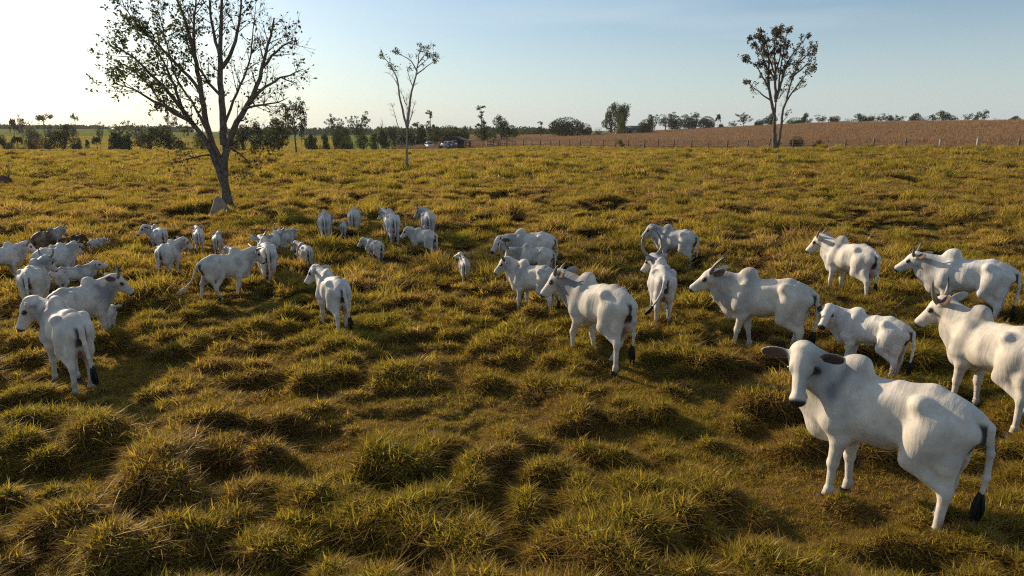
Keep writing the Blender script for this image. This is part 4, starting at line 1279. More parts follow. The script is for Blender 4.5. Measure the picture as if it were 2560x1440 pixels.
    P[:, 2] = np.maximum(P[:, 2], .15)
    tr = tubes_mesh('trunk', [(np.array(a, float), np.array(b, float), n) for a, b, n in tub], [M_BARK_DARK])
    return tr, (P, ls, lv, dry, seed), np.array([P[:, 0].max()-P[:, 0].min(), P[:, 2].max()])

_K = {}
def kind_get(kind, var, leafm):
    key = (kind, var)
    if key not in _K: _K[key] = (kind_mesh(kind, 300 + 17*var + sum(map(ord, kind)) % 97), {})
    (tr, (P, ls, lv, dry, sd), ext), cache = _K[key]
    if leafm.name not in cache:
        cache[leafm.name] = leaf_mesh('crown', P, ls*rng_(sd).uniform(.6, 1.3, len(P)), rng_(sd+1), leafm, up=.1, lv=lv, dry=dry, aspect=.7)
    return tr, cache[leafm.name], ext

LM = {'d': LEAF_DARK, 'g': LEAF_GREEN, 'y': LEAF_YEL, 's': LEAF_GREY, 'r': LEAF_RUST, 'b': LEAF_DRY}
NAMES = {'dense': 'domed_tree', 'bushy': 'bushy_tree', 'shrub': 'shrub', 'airy': 'open_crowned_tree', 'umbrella': 'flat_topped_tree', 'palm': 'palm_tree',
         'palm_clump': 'palm_clump', 'feathery': 'feathery_tree', 'bare': 'leafless_tree', 'spire': 'narrow_tree'}
CATS = {'shrub': 'shrub', 'palm': 'palm', 'palm_clump': 'palm'}
GROUPS = {}
def crest_y(px, d=176.0):
    a = (px-1280.0)/F_PX/(CT + (720-320)/F_PX*ST)
    y = np.arange(90, 900, 1.0)
    return float(y[np.argmax(fence_side(a*y, y) >= d)])
def bg_tree(px, top, w, dist, kind, lf, label, group, base=None, q=[0]):
    q[0] += 1
    d = crest_y(px) if dist == 'crest' else dist
    if dist == 'crest': d += 6*math.sin(q[0]*2.3)
    B = px_at(px, d)
    dd = px_ray(px, top); t = d/dd[1]
    ztop = CAM_H + dd[2]*t
    H = max(1.0, ztop - B[2]); W = w/F_PX*math.hypot(d, B[0]*.3)
    tr, cr, ext = kind_get(kind, q[0] % 3, LM[lf])
    o = empty(NAMES[kind], B, q[0]*1.37, label, CATS.get(kind, 'tree'), group)
    o.scale = (W/ext[0]*1.04, W/ext[0]*1.04, H/ext[1]*1.02)
    obj('trunk', tr, o); obj('crown', cr, o)
    return o
GL, GM, GR = 'scattered trees and bushes beyond the pasture on the left', 'trees and bushes behind the cattle shed', 'trees along the crest of the dry field'
BG = [
 # px, top, width, distance, kind, leaf, label, group
 (4, 338, 34, 152, 'bushy', 'd', 'dark bush cut off by the left edge of the picture', GL),
 (40, 344, 34, 150, 'palm', 'd', 'stubby dark palm with drooping fronds at far left', GL),
 (72, 350, 22, 156, 'bushy', 'd', 'small dark bush just right of the stubby palm', GL),
 (93, 343, 30, 165, 'airy', 'r', 'small rust coloured tree among green bushes at left', GL),
 (114, 354, 16, 152, 'dense', 'd', 'little dark bush right of the rust coloured tree', GL),
 (118, 356, 40, 158, 'shrub', 'y', 'bright yellow green shrub in front of the dark leaning tree', GL),
 (60, 356, 60, 160, 'shrub', 'g', 'wide low green shrub right of the stubby palm', GL),
 (20, 350, 50, 168, 'shrub', 'y', 'yellowish scrub behind the bush at the left edge', GL),
 (157, 312, 66, 150, 'bushy', 'd', 'big dark bushy tree standing at the edge of the pasture far left', GL),
 (185, 345, 44, 149, 'shrub', 'd', 'dark undergrowth at the right foot of the big bushy tree', GL),
 (238, 345, 26, 148, 'palm', 'd', 'small leaning palm alone in the gap of the bright green slope', GL),
 (214, 352, 10, 200, 'palm', 'd', 'tiny palm on the bright green slope', GL),
 (284, 334, 46, 150, 'palm_clump', 'd', 'dark fountain of palm fronds left of the big half bare tree', GL),
 (310, 338, 36, 151, 'palm_clump', 'd', 'second palm clump, touching the dark fountain of fronds on its right', GL),
 (296, 303, 52, 190, 'airy', 'g', 'light green open tree rising behind the palm clumps', GL),
 (36, 301, 16, 300, 'palm', 'b', 'faint far palm on the skyline at left', GL),
 (56, 288, 26, 300, 'airy', 's', 'hazy tall tree with a tuft on top on the left skyline', GL),
 (82, 302, 62, 290, 'shrub', 'b', 'mass of brown leafless scrub on the left skyline', GL),
 (112, 285, 36, 300, 'umbrella', 's', 'hazy flat topped tree leaning over the brown scrub', GL),
 (124, 310, 26, 320, 'bushy', 's', 'hazy round bush under the leaning flat topped tree', GL),
 (191, 283, 16, 290, 'umbrella', 's', 'very thin tall tree with a small plume on the left skyline', GL),
 (183, 307, 16, 300, 'airy', 's', 'small round crowned tree beside the thin plumed one', GL),
 (192, 326, 18, 280, 'shrub', 'r', 'reddish shrub below the thin plumed tree', GL),
 (247, 305, 16, 240, 'airy', 's', 'slender pale tree left of the light green open tree', GL),
 (346, 313, 28, 260, 'airy', 's', 'hazy tree between the palm clumps and the flat topped parasol tree', GL),
 (430, 291, 30, 250, 'umbrella', 's', 'parasol shaped tree seen just left of the big trunk limbs', GL),
 (372, 320, 62, 152, 'bushy', 'd', 'dark bush, left one of the pair left of the big tree', GL),
 (420, 316, 72, 153, 'bushy', 'd', 'broad dark bush directly left of the big tree limbs', GL),
 (458, 350, 60, 150, 'shrub', 'g', 'low green shrub at the foot of the broad dark bush', GL),
 (500, 330, 46, 170, 'bushy', 'g', 'green bush seen through the left fork of the big tree', GL),
 (604, 312, 66, 160, 'bushy', 'd', 'dark bush just right of the big trunk', GL),
 (648, 303, 56, 165, 'bushy', 'd', 'dark leafy tree between the big trunk and the sparse small tree', GL),
 (692, 296, 84, 158, 'bushy', 'd', 'large dark rounded bush behind the sparse small tree', GL),
 (738, 243, 74, 118, 'airy', 'b', 'sparse small tree with brown leaves right of the big tree', GL),
 (752, 300, 10, 112, 'bare', 'b', 'thin leafless sapling next to the sparse small tree', GL),
 (776, 336, 40, 200, 'palm_clump', 'g', 'green palm clump right of the sparse small tree', GM),
 (812, 338, 26, 205, 'palm_clump', 'g', 'smaller palm clump left of the round dark bush', GM),
 (838, 286, 46, 240, 'airy', 's', 'open grey green tree above the round dark bush', GM),
 (851, 314, 42, 215, 'dense', 'd', 'round dark bush under the open grey green tree', GM),
 (866, 338, 30, 205, 'dense', 'g', 'low clipped looking green bush at the fence, below the round dark bush', GM),
 (900, 280, 50, 235, 'airy', 'g', 'open tree with bunched green leaves, left of the leafless pale tree', GM),
 (906, 328, 36, 215, 'bushy', 'g', 'green bush at the foot of the open bunched tree', GM),
 (934, 334, 30, 220, 'palm_clump', 'y', 'yellowish palm clump right of the green bush', GM),
 (960, 294, 32, 250, 'bare', 's', 'pale leafless tree left of the slender tree', GM),
 (956, 326, 34, 230, 'palm_clump', 'd', 'dark palm clump under the pale leafless tree', GM),
 (986, 316, 42, 235, 'bushy', 'd', 'dark bush just left of the slender trunk', GM),
 (1018, 320, 44, 232, 'dense', 'd', 'dark bush directly behind the slender trunk', GM),
 (1045, 306, 30, 260, 'umbrella', 's', 'hazy flat crowned tree right of the slender trunk', GM),
 (1052, 322, 44, 232, 'palm_clump', 'd', 'dark palm clump behind the first parked car', GM),
 (1076, 277, 22, 245, 'spire', 's', 'narrow tall tree with tiers of leaves above the parked cars', GM),
 (1090, 316, 46, 234, 'bushy', 'g', 'green bush below the narrow tiered tree', GM),
 (1124, 314, 48, 232, 'dense', 'd', 'dark rounded bush behind the shed roof', GM),
 (1156, 326, 34, 238, 'dense', 'd', 'low dark bush right of the shed roof peak', GM),
 (1160, 315, 24, 330, 'bushy', 's', 'bluish distant tree in the gap right of the shed', GM),
 (1203, 266, 30, 245, 'spire', 's', 'narrow tree with a bare pointed top right of the shed', GM),
 (1208, 312, 60, 225, 'bushy', 'g', 'bright green bush left of the big leafy tree above the corral', GM),
 (1254, 289, 54, 230, 'bushy', 'd', 'big leafy green tree above the wooden corral', GM),
 (1287, 324, 22, 260, 'bushy', 'y', 'small yellow green bush right of the big leafy tree', GM),
 (1352, 304, 18, 300, 'spire', 'd', 'small column shaped tree left of the huge dark dome', GR),
 (1414, 294, 92, 300, 'dense', 'd', 'huge dark domed tree on the edge of the dry field', GR),
 (1464, 309, 32, 320, 'dense', 'd', 'dark shrub touching the huge dome on its right', GR),
 (1496, 317, 34, 320, 'shrub', 'd', 'low dark shrub between the dome and the tall green pair', GR),
 (1528, 258, 44, 320, 'bushy', 'g', 'tall full green tree, left one of the tall pair', GR),
 (1554, 257, 44, 326, 'feathery', 'g', 'tall feathery green tree, right one of the tall pair', GR),
 (1554, 291, 28, 312, 'bushy', 'y', 'yellow green tree in front of the tall green pair', GR),
 (1614, 299, 40, 300, 'dense', 'd', 'round dark tree right of the farm sheds', GR),
 (1622, 287, 30, 318, 'bushy', 'd', 'darker crown rising just behind the round tree by the sheds', GR),
 (1662, 281, 58, 'crest', 'airy', 's', 'wide open grey tree right of the round tree by the sheds', GR),
 (1686, 290, 38, 'crest', 'dense', 'd', 'round dark tree in front of the wide open grey tree', GR),
 (1728, 280, 46, 'crest', 'airy', 's', 'open crowned tree above two dark rounded bushes', GR),
 (1722, 295, 42, 'crest', 'dense', 'd', 'left dark rounded bush under the open crowned tree', GR),
 (1766, 291, 42, 'crest', 'dense', 'd', 'dark rounded tree just left of the lone palm', GR),
 (1793, 288, 12, 'crest', 'palm', 'd', 'lone thin palm on the crest', GR),
 (1802, 309, 14, 'crest', 'dense', 'd', 'tiny round bush at the foot of the lone palm', GR),
 (1829, 302, 22, 'crest', 'airy', 's', 'small low tree between the palm and the forked tree', GR),
 (1858, 281, 32, 'crest', 'airy', 'd', 'vase shaped dark tree left of the forked tree', GR),
 (1896, 299, 22, 'crest', 'dense', 'd', 'small round dark bush left of the forked trunk', GR),
 (1926, 283, 40, 'crest', 'bushy', 'd', 'dark leafy tree right behind the forked trunk', GR),
 (1988, 294, 42, 'crest', 'dense', 'g', 'low green bush right of the forked trunk', GR),
 (2008, 282, 36, 'crest', 'bushy', 'd', 'taller pointed green tree right of the forked trunk', GR),
 (2053, 287, 28, 'crest', 'airy', 'd', 'first tree of the long crest row, ragged top', GR),
 (2088, 290, 42, 'crest', 'bushy', 'b', 'brownish bush second in the long crest row', GR),
 (2117, 294, 34, 'crest', 'shrub', 'g', 'pale green shrub in the left half of the long crest row', GR),
 (2148, 284, 38, 'crest', 'bushy', 'd', 'tallest dark tree in the left half of the long crest row', GR),
 (2170, 290, 34, 'crest', 'bushy', 'g', 'rounded green tree right of the tallest in the left half row', GR),
 (2177, 280, 16, 'crest', 'bare', 's', 'pale bare tree rising above the long crest row', GR),
 (2200, 284, 26, 'crest', 'airy', 'd', 'ragged dark tree right of the pale bare one', GR),
 (2222, 288, 28, 'crest', 'bushy', 'd', 'short dark tree in the middle of the long crest row', GR),
 (2244, 287, 26, 'crest', 'airy', 'd', 'open dark tree right of the middle of the long crest row', GR),
 (2284, 283, 36, 'crest', 'bushy', 'd', 'dense dark tree left of the gap before the big end tree', GR),
 (2306, 291, 24, 'crest', 'shrub', 'd', 'low dark shrub beside the big end tree', GR),
 (2326, 285, 24, 'crest', 'airy', 'd', 'open tree leaning on the big end tree', GR),
 (2354, 277, 42, 'crest', 'bushy', 'd', 'big dark tree ending the long crest row', GR),
 (2381, 288, 18, 'crest', 'bare', 's', 'pale leafless shrub right after the big end tree', GR),
 (2416, 283, 22, 'crest', 'airy', 'd', 'small dark tree alone right of the long crest row', GR),
 (2436, 286, 14, 'crest', 'bushy', 'd', 'little bush between two small crest trees near the right', GR),
 (2451, 274, 26, 'crest', 'airy', 'd', 'airy round crowned tree near the right end of the crest', GR),
 (2486, 292, 18, 'crest', 'bare', 's', 'faint bare bush on the crest near the right edge', GR),
 (2532, 290, 32, 'crest', 'bushy', 'd', 'last low bushy tree on the crest at the right edge', GR),
]
for row in BG: bg_tree(*row)

# --- far woods that read as one mass
def woods(name, spans, label, seed):
    r = rng_(seed); P = []; lv = []
    for x0, x1, d0, d1, top, n in spans:
        for _ in range(n):
            px = r.uniform(x0, x1); d = r.uniform(d0, d1)
            B = px_at(px, d); H = max(3.0, (-(top + r.normal(0, 2.2) - 326)/F_PX)*d*1.0 + CAM_H - B[2]) 
            H = min(H, 16); W = r.uniform(3.5, 7.5)
            m = int(90)
            q = blob_points(r, m, (B[0], B[1], B[2] + H*.55), 1.0, .6, 1.0)
            q = np.array([B[0], B[1], B[2] + H*.5]) + (q - np.array([B[0], B[1], B[2]+H*.55]))*np.array([W, W, H*.5])
            P.append(q); lv.append(np.full(m, r.uniform(0, 1)))
    P = np.concatenate(P)
    me = leaf_mesh(name, P, r.uniform(1.3, 2.6, len(P)), r, LEAF_DARK, up=.1, lv=np.concatenate(lv), aspect=.8)
    tag(obj(name, me), label, 'woods', None, 'stuff')
woods('far_woods', [(560, 1360, 560, 800, 322, 230), (1270, 1420, 480, 600, 326, 40), (-60, 480, 640, 760, 317, 120)], 'hazy far woods along the horizon behind the farm', 5)

def skyline(pxs):
    o = []
    for px in pxs:
        y = np.concatenate([np.arange(60, 900, 1.0)])
        a = (px-1280.0)/F_PX/(CT + (720-320)/F_PX*ST)
        _, yy = project(np.stack([a*y, y, h_base(a*y, y)], 1)); k = np.argmin(yy)
        o.append((px, round(float(yy[k]), 1), y[k]))
    print('skyline', o)
skyline([0, 150, 300, 700, 1000, 1280, 1420, 1540, 1670, 1800, 1920, 2050, 2200, 2400, 2560])
# ------------------------------------------------------------------ termite mounds, rock
M_MOUND = mat('termite_clay', (.36, .285, .215), .95, noise=(5, (.26, .19, .135), .35, .65), bump=(14, .9, .04), spec=.05)
M_MOUND_DARK = mat('red_brown_clay', (.11, .06, .04), .95, noise=(4, (.16, .09, .06), .35, .65), bump=(10, .9, .05), spec=.05)
M_ROCK = mat('grey_rock', (.17, .15, .145), .9, noise=(6, (.24, .20, .18), .4, .6), bump=(12, .8, .03), spec=.1)
def mound(name, B, prof, seed, m, label, cat, sy=.8, lean=0.0, group=None):
    """prof: (height, radius) pairs; lathe with lumps"""
    n = 40; V = []
    zs = np.linspace(prof[0][0], prof[-1][0], 26)
    rs = np.interp(zs, [p[0] for p in prof], [p[1] for p in prof])
    a = np.linspace(0, 2*np.pi, n, endpoint=False)
    for z, rr in zip(zs, rs):
        k = .78 + .44*fbm(np.cos(a)*1.5 + 9 + seed*3.1, np.sin(a)*1.5 + z*2.3 + seed, seed, 3) + .07*(fbm(np.cos(a)*6 + 20, np.sin(a)*6 + z*8, seed+3, 2)-.5)
        V.append(np.stack([np.cos(a)*rr*k + lean*z, np.sin(a)*rr*k*sy, np.full(n, z) + .03*np.sin(a*3+seed)*(z > 0)], 1))
    V = np.concatenate(V); F = [(i*n+j, i*n+(j+1) % n, (i+1)*n+(j+1) % n, (i+1)*n+j) for i in range(25) for j in range(n)]
    me = mesh(name, V, [np.array(F), np.array([[25*n+j for j in range(n)]])], True, [m])
    o = obj(name, me); o.location = B
    return tag(o, label, cat, group)
GT = 'termite mounds in the pasture'
B = px_ground(557, 559); mound('termite_mound', B, [(-.2, .60), (0, .56), (.3, .48), (.6, .36), (.88, .24), (1.05, .17), (1.14, .06)], 2, M_MOUND, 'tall pale grey termite mound leaning against the foot of the big tree', 'termite mound', lean=-.10, group=GT)
B = px_ground(1595, 417); mound('termite_mound', B, [(-.2, .42), (0, .42), (.4, .40), (.7, .32), (.88, .12)], 3, M_MOUND, 'small pale termite mound standing upright far off in the right pasture', 'termite mound', group=GT)
B = px_ground(1691, 458); mound('termite_mound', B, [(-.2, .42), (0, .40), (.18, .34), (.30, .22), (.36, .08)], 4, M_MOUND, 'low pale termite mound sunk in the grass right of the upright one', 'termite mound', group=GT)
B = px_ground(1958, 408); mound('termite_mound', B, [(-.2, 1.0), (0, .95), (.3, .75), (.55, .4), (.65, .1)], 5, M_MOUND, 'broad flat pale mound in the grass below the tall forked tree', 'termite mound', group=GT)
B = px_ground(6, 482); mound('earth_mound', B, [(-.2, .95), (0, .92), (.35, .80), (.75, .66), (1.0, .45), (1.12, .12)], 6, M_MOUND_DARK, 'dark red brown earth mound cut off by the left edge', 'mound')
B = px_ground(1566, 1275); mound('rock', B + np.array([0, 0, .05]), [(-.25, .20), (0, .20), (.05, .16), (.075, .06)], 7, M_ROCK, 'flat grey stone half hidden in the foreground grass', 'rock', sy=.7)

# ------------------------------------------------------------------ wire fence along the crop
M_POST = mat('weathered_wood', (.20, .155, .12), .9, noise=(8, (.11, .085, .07), .35, .65), bump=(20, .6, .01), spec=.1)
M_POST_LIGHT = mat('pale_wood', (.42, .37, .31), .9, noise=(8, (.28, .23, .19), .35, .65), bump=(20, .6, .01), spec=.1)
M_WIRE = mat('fence_wire', (.22, .21, .20), .5, metal=.8)
fence = empty('wire_fence', (66, 80, float(h_base(66., 80.))), 0, 'long wire fence on wooden posts between the pasture and the dry field', 'fence')
fr = rng_(77)
FP = []
pxs = [2620, 2545, 2442, 2348, 2262, 2182, 2112, 2044, 1981, 1922, 1869, 1818, 1771, 1728, 1684, 1645, 1611, 1571, 1539, 1508, 1477, 1450, 1424, 1399, 1376, 1351, 1330, 1308, 1287, 1266, 1246, 1226, 1207, 1190, 1174, 1160]
tt = np.linspace(-.25, 1.0, 4000); LX, LY = 66 - 74*tt, 80 + 117*tt
lpx, _ = project(np.stack([LX, LY, h_base(LX, LY)], 1))
for p in pxs:
    k = int(np.argmin(np.abs(lpx-p))); FP.append((LX[k], LY[k]))
xl = np.arange(-12, -75, -4.4); FP += [(x, 197.0 - (x+8)*.24/.97) for x in xl]
fz = fence.location
tops = []
for q, (x, y) in enumerate(FP):
    g = float(h_base(np.array([x]), np.array([y]))[0]); hgt = 1.65 + fr.uniform(-.12, .18)
    mb = MB(); rd = .12 + fr.uniform(-.015, .03) + (.02 if q < 6 else .0)
    tx, ty = fr.normal(0, .05, 2)
    mb.tube([(x-fz[0], y-fz[1], g-.4-fz[2]), (x-fz[0]+tx*.5, y-fz[1]+ty*.5, g+hgt*.5-fz[2]), (x-fz[0]+tx, y-fz[1]+ty, g+hgt-fz[2])], [rd*1.05, rd, rd*.92], 8)
    mb.build('post', M_POST_LIGHT if q in (2, 3) else M_POST, fence)
    tops.append((x-fz[0]+tx, y-fz[1]+ty, g-fz[2], hgt))
for w in (.28, .58, .88, 1.2):
    P = []
    for q in range(len(tops)):
        x, y, g, hh = tops[q]; P.append((x, y-.1, g+w))
        if q < len(tops)-1:
            x2, y2, g2, _ = tops[q+1]; P.append(((x+x2)/2, (y+y2)/2-.1, (g+g2)/2+w-.02))
    mb = MB(); mb.tube(P, .009, 4, cap=False); mb.build('wire', M_WIRE, fence)

# ------------------------------------------------------------------ cattle shed, rail fences, cars, people
M_DKWOOD = mat('dark_wood', (.055, .040, .032), .9, noise=(6, (.10, .075, .06), .35, .65), bump=(12, .6, .02), spec=.1)
M_THATCH = mat('dark_roof_sheets', (.035, .032, .032), .85, noise=(5, (.07, .06, .055), .35, .65), bump=(10, .7, .03), spec=.15)
M_WHITEWASH = mat('whitewashed_wood', (.62, .58, .53), .85, noise=(5, (.45, .40, .35), .4, .65), spec=.1)
PXM = lambda d: d/F_PX*1.0          # metres per photograph pixel at distance d
SB = px_ground(1142, 373); SD = SB[1]
u_ = SD/F_PX/ (CT+.2*ST)
shed = empty('cattle_shed', SB, math.radians(-18), 'open sided shed with a dark gabled roof beside the parked cars', 'shed')
W_, Dp = 6.2, 4.4
for sx in (-1, -.02, 1):
    for sy in (-1, 1):
        hgt = 2.3 if sx != -.02 else 3.0
        mb = MB(); mb.tube([(sx*W_/2*.92, sy*Dp/2*.9, -.4), (sx*W_/2*.92+.03, sy*Dp/2*.9, hgt)], [.16, .13], 8)
        mb.build('post', M_WHITEWASH if (sx == -1 and sy == -1) else M_DKWOOD, shed)
for sg in (-1, 1):
    mb = MB()
    x0, x1 = (-W_/2-.7, 0.02) if sg < 0 else (W_/2+.6, -.02)
    z0, z1 = 2.15, 3.25
    n = 14; V = []
    for i in range(n+1):
        t = i/n; x = x0+(x1-x0)*t; z = z0+(z1-z0)*t - .12*math.sin(math.pi*t)
        for y in (-Dp/2-.5, Dp/2+.5):
            V += [(x, y, z), (x, y, z+.10)]
    F = []
    for i in range(n):
        a, b = 4*i, 4*(i+1)
        F += [(a, b, b+2, a+2), (a+1, a+3, b+3, b+1), (a, a+1, b+1, b), (a+2, b+2, b+3, a+3)]
    F += [(0, 2, 3, 1), (4*n, 4*n+1, 4*n+3, 4*n+2)]
    mb.add(V, F); mb.build('roof', M_THATCH, shed)
mb = MB(); mb.box((0, -Dp/2*.9, 2.25), (W_*.95, .12, .16)); mb.box((0, Dp/2*.9, 2.25), (W_*.95, .12, .16)); mb.build('beam', M_DKWOOD, shed)
mb = MB(); mb.box((1.0, .3, 1.15), (1.15, 1.6, 1.9)); mb.box((1.0, .3, 2.16), (1.4, 1.8, .12)); mb.build('feed_bin', M_DKWOOD, shed)
for sg, px_ in ((1, 0), (-1, 0)):
    mb = MB(); mb.tube([(sg*W_/2*.46+.2, -Dp/2*.9, 1.2), (sg*W_/2*.9-.4, -Dp/2*.9, 2.2)], .06, 6); mb.build('brace', M_DKWOOD, shed)

def rails(name, A, B, n_post, n_rail, hgt, m, label, light_end=False, gap=None):
    A, B = np.array(A), np.array(B)
    o = empty(name, A, 0, label, 'fence'); D_ = B-A
    for i in range(n_post):
        p = D_*i/(n_post-1); mb = MB(); mb.tube([(p[0], p[1], p[2]-.3), (p[0], p[1], p[2]+hgt+.15)], [.11, .10], 8)
        mb.build('post', M_WHITEWASH if (light_end and i == 0) else m, o)
    ang = math.atan2(D_[1], D_[0])
    for k in range(n_rail):
        z = .3 + (hgt-.35)*k/(n_rail-1)
        for i in range(n_post-1):
            if gap and (i, k) in gap: continue
            p, q = D_*i/(n_post-1), D_*(i+1)/(n_post-1); L_ = np.linalg.norm(D_)/(n_post-1)
            mb = MB(); mb.box(((p[0]+q[0])/2, (p[1]+q[1])/2-.13, (p[2]+q[2])/2+z), (L_+.1, .05, .16), ang); mb.build('rail', m, o)
    return o
def at_px(px, d): return px_at(px, d)
rails('rail_fence', at_px(1096, SD+3.0), at_px(1122, SD+3.2), 3, 4, 1.5, M_DKWOOD, 'dark wooden rail fence between the two parked white cars')
rails('rail_fence', at_px(1136, SD+3.6), at_px(1176, SD+3.4), 4, 4, 1.6, M_DKWOOD, 'dark wooden rail fence at the back of the shed')
co = rails('corral_fence', at_px(1217, SD-2.0), at_px(1282, SD+1.0), 5, 4, 1.55, M_DKWOOD, 'dark wooden corral rails with a whitish gate end, right of the shed', True, {(2, 3), (2, 2)})
mb = MB()
for z in (.25, .75, 1.25, 1.6): mb.box((-.35, .45, z), (.09, 1.1, .16))
mb.box((-.35, -.06, .8), (.14, .14, 1.75)); mb.box((-.35, .98, .8), (.14, .14, 1.75))
mb.build('gate_end', M_WHITEWASH, co)

M_CARW = mat('white_car_paint', (.72, .73, .75), .25, spec=.5)
M_GLASSD = mat('dark_car_glass', (.012, .016, .022), .08, spec=.6)
M_TYRE = mat('tyre_rubber', (.015, .015, .015), .85)
M_RIM = mat('grey_rim', (.35, .35, .36), .35, metal=.8)
M_LAMP = mat('lamp_glass', (.75, .76, .78), .12, spec=.6)
M_TRIM = mat('black_trim', (.02, .02, .022), .5)
def lofted(name, secs, m, parent, closed=True):
    """secs: list of cross sections (lists of equal length)"""
    n = len(secs[0]); V = np.concatenate([np.array(s_, float) for s_ in secs])
    F = [(i*n+j, i*n+(j+1) % n, (i+1)*n+(j+1) % n, (i+1)*n+j) for i in range(len(secs)-1) for j in range(n)]
    me = mesh(name, V, [np.array(F), np.array([list(range(n))[::-1], [(len(secs)-1)*n+j for j in range(n)]])], False, [m])
    return obj(name, me, parent)
def car_section(x, w, z0, z1, tum=.0):
    r_ = .10
    return [(x, -w, z0+r_), (x, -w+.06, z0), (x, w-.06, z0), (x, w, z0+r_), (x, w-tum*.4, z0+(z1-z0)*.6), (x, w-.05-tum, z1-.05), (x, w-.16-tum, z1), (x, -w+.16+tum, z1), (x, -w+.05+tum, z1-.05), (x, -w+tum*.4, z0+(z1-z0)*.6)]
def make_car(loc, yaw, label, seed=0):
    o = empty('car', np.array(loc) + np.array([0, 0, .14]), yaw, label, 'car', 'white cars parked by the shed')
    o.scale = (1.12, 1.12, 1.15)
    # forward = +x ; lower shell with bonnet, upper cabin
    lofted('body', [car_section(-2.28, .74, .52, 1.00), car_section(-2.2, .86, .36, 1.12), car_section(-1.2, .91, .32, 1.12), car_section(.6, .91, .32, 1.10), car_section(1.0, .91, .32, 1.07), car_section(1.9, .86, .36, .99), car_section(2.2, .80, .42, .90), car_section(2.3, .68, .50, .76)], M_CARW, o)
    lofted('cabin', [car_section(-2.1, .80, 1.06, 1.30, .06), car_section(-1.8, .84, 1.08, 1.70, .13), car_section(-.4, .85, 1.08, 1.78, .14), car_section(.25, .85, 1.06, 1.72, .14), car_section(1.05, .80, 1.00, 1.09, .04)], M_CARW, o)
    # glazing set 3 mm and more proud of the cabin
    me = mesh('windscreen', [(.36, -.60, 1.66), (.36, .60, 1.66), (1.06, .72, 1.13), (1.06, -.72, 1.13)], np.array([[0, 3, 2, 1]]), False, [M_GLASSD]); ob = obj('windscreen', me, o); ob.location = (.05, 0, .03)
    for sg in (-1, 1):
        y = sg
        V = [(-1.75, .84*y, 1.16), (.75, .845*y, 1.16), (.20, .74*y, 1.62), (-1.60, .74*y, 1.62)]
        me = mesh('side_window', np.array(V) + np.array([0, .035*y, 0]), np.array([[0, 1, 2, 3] if sg < 0 else [3, 2, 1, 0]]), False, [M_GLASSD]); obj('side_window', me, o)
        mb = MB(); mb.box((2.20, sg*.60, .80), (.20, .32, .16), taper=.8); mb.build('headlight', M_LAMP, o)
        mb = MB(); mb.box((.72, sg*1.0, 1.16), (.16, .20, .15), taper=.8); mb.build('mirror', M_CARW, o)
        for x in (-1.38, 1.40):
            w = MB(); w.tube([(x, sg*.66, .36), (x, sg*.90, .36)], .36, 20); wo = w.build('wheel', M_TYRE, o)
            w = MB(); w.tube([(x, sg*.85, .36), (x, sg*.918, .36)], .22, 14); w.build('rim', M_RIM, wo)
    mb = MB(); mb.box((2.27, 0, .82), (.06, .80, .14)); mb.build('grille', M_TRIM, o)
    mb = MB(); mb.box((2.27, 0, .46), (.12, 1.55, .18)); mb.build('bumper', M_TRIM, o)
    mb = MB(); mb.box((-2.28, 0, .55), (.12, 1.5, .2)); mb.build('bumper', M_CARW, o)
    return o
p = px_ground(1073, 372.5); make_car(p, math.radians(-72), 'white car with a dark windscreen facing the camera, left of the shed')
p = px_ground(1116, 371.5); make_car(p, math.radians(-120), 'white car in the shade at the left end of the shed roof')
p = px_ground(1137, 369.5); make_car(p, math.radians(-60), 'white car parked under the shed roof behind the pale post')

def make_person(px, py, label, shirt, trousers, cap, yaw, dz=0, arm=.25):
    B = px_ground(px, py)
    Fl = Field((-.35, -.45, -.05), (.35, .45, 1.85), .028)
    C = Fl.cone
    for sg in (1, -1):
        C((0, sg*.10, .90), (.02, sg*.11, .50), .095, .066, .05); C((.02, sg*.11, .50), (-.01, sg*.11, .07), .064, .045, .03)
        C((-.02, sg*.11, .05), (.15, sg*.12, .035), .048, .04, .03)
        C((0, sg*.19, 1.42), (-.02, sg*.25, 1.14), .058, .045, .04)
        C((-.02, sg*.25, 1.14), (.03 + arm*.5, sg*.23, .92 + arm*.35), .043, .034, .03)
        Fl.ell((.06 + arm*.55, sg*.225, .86 + arm*.35), (.035, .03, .06), .03)
    C((0, 0, .98), (0, 0, 1.36), .145, .155, .08, n=(1, 0, 0), fl=.68)
    C((0, -.15, 1.42), (0, .15, 1.42), .075, .075, .07)
    C((0, 0, 1.42), (.01, 0, 1.56), .055, .052, .04); Fl.ell((.02, 0, 1.655), (.10, .078, .122), .03)
    Fl.ell((.118, 0, 1.64), (.022, .018, .026), .02)
    V, Q = surface_nets(Fl.F, Fl.org, Fl.h)
    x, y, z = V.T
    col = np.repeat(np.array([[.30, .17, .11]]), len(V), 0)
    col[(z < 1.50) & (z > .93) & ((np.abs(y) < .2) | (z > 1.18))] = shirt
    col[(z < .94) & (np.abs(y) < .19)] = trousers; col[z < .09] = (.04, .03, .025)
    o = empty('person', B + np.array([0, 0, .12+dz]), yaw, label, 'person', 'people standing by the cars')
    me = mesh('body', V, Q, True, [M_HIDE_PLAIN]); cattr(me, 'hide', col); obj('body', me, o)
    a = np.linspace(0, 2*math.pi, 12, endpoint=False)
    Vc = np.concatenate([np.stack([.02 + np.cos(a)*rr*1.15, np.sin(a)*rr*.9, np.full(12, zz)], 1) for zz, rr in ((1.685, .104), (1.75, .098), (1.795, .06))])
    Fc = [(i*12+j, i*12+(j+1) % 12, (i+1)*12+(j+1) % 12, (i+1)*12+j) for i in range(2) for j in range(12)]
    mb = MB(); mb.add(Vc, Fc + [tuple(24+j for j in range(12))]); mb.box((.17, 0, 1.692), (.14, .14, .018)); mb.build('cap', cap, o)
    return o
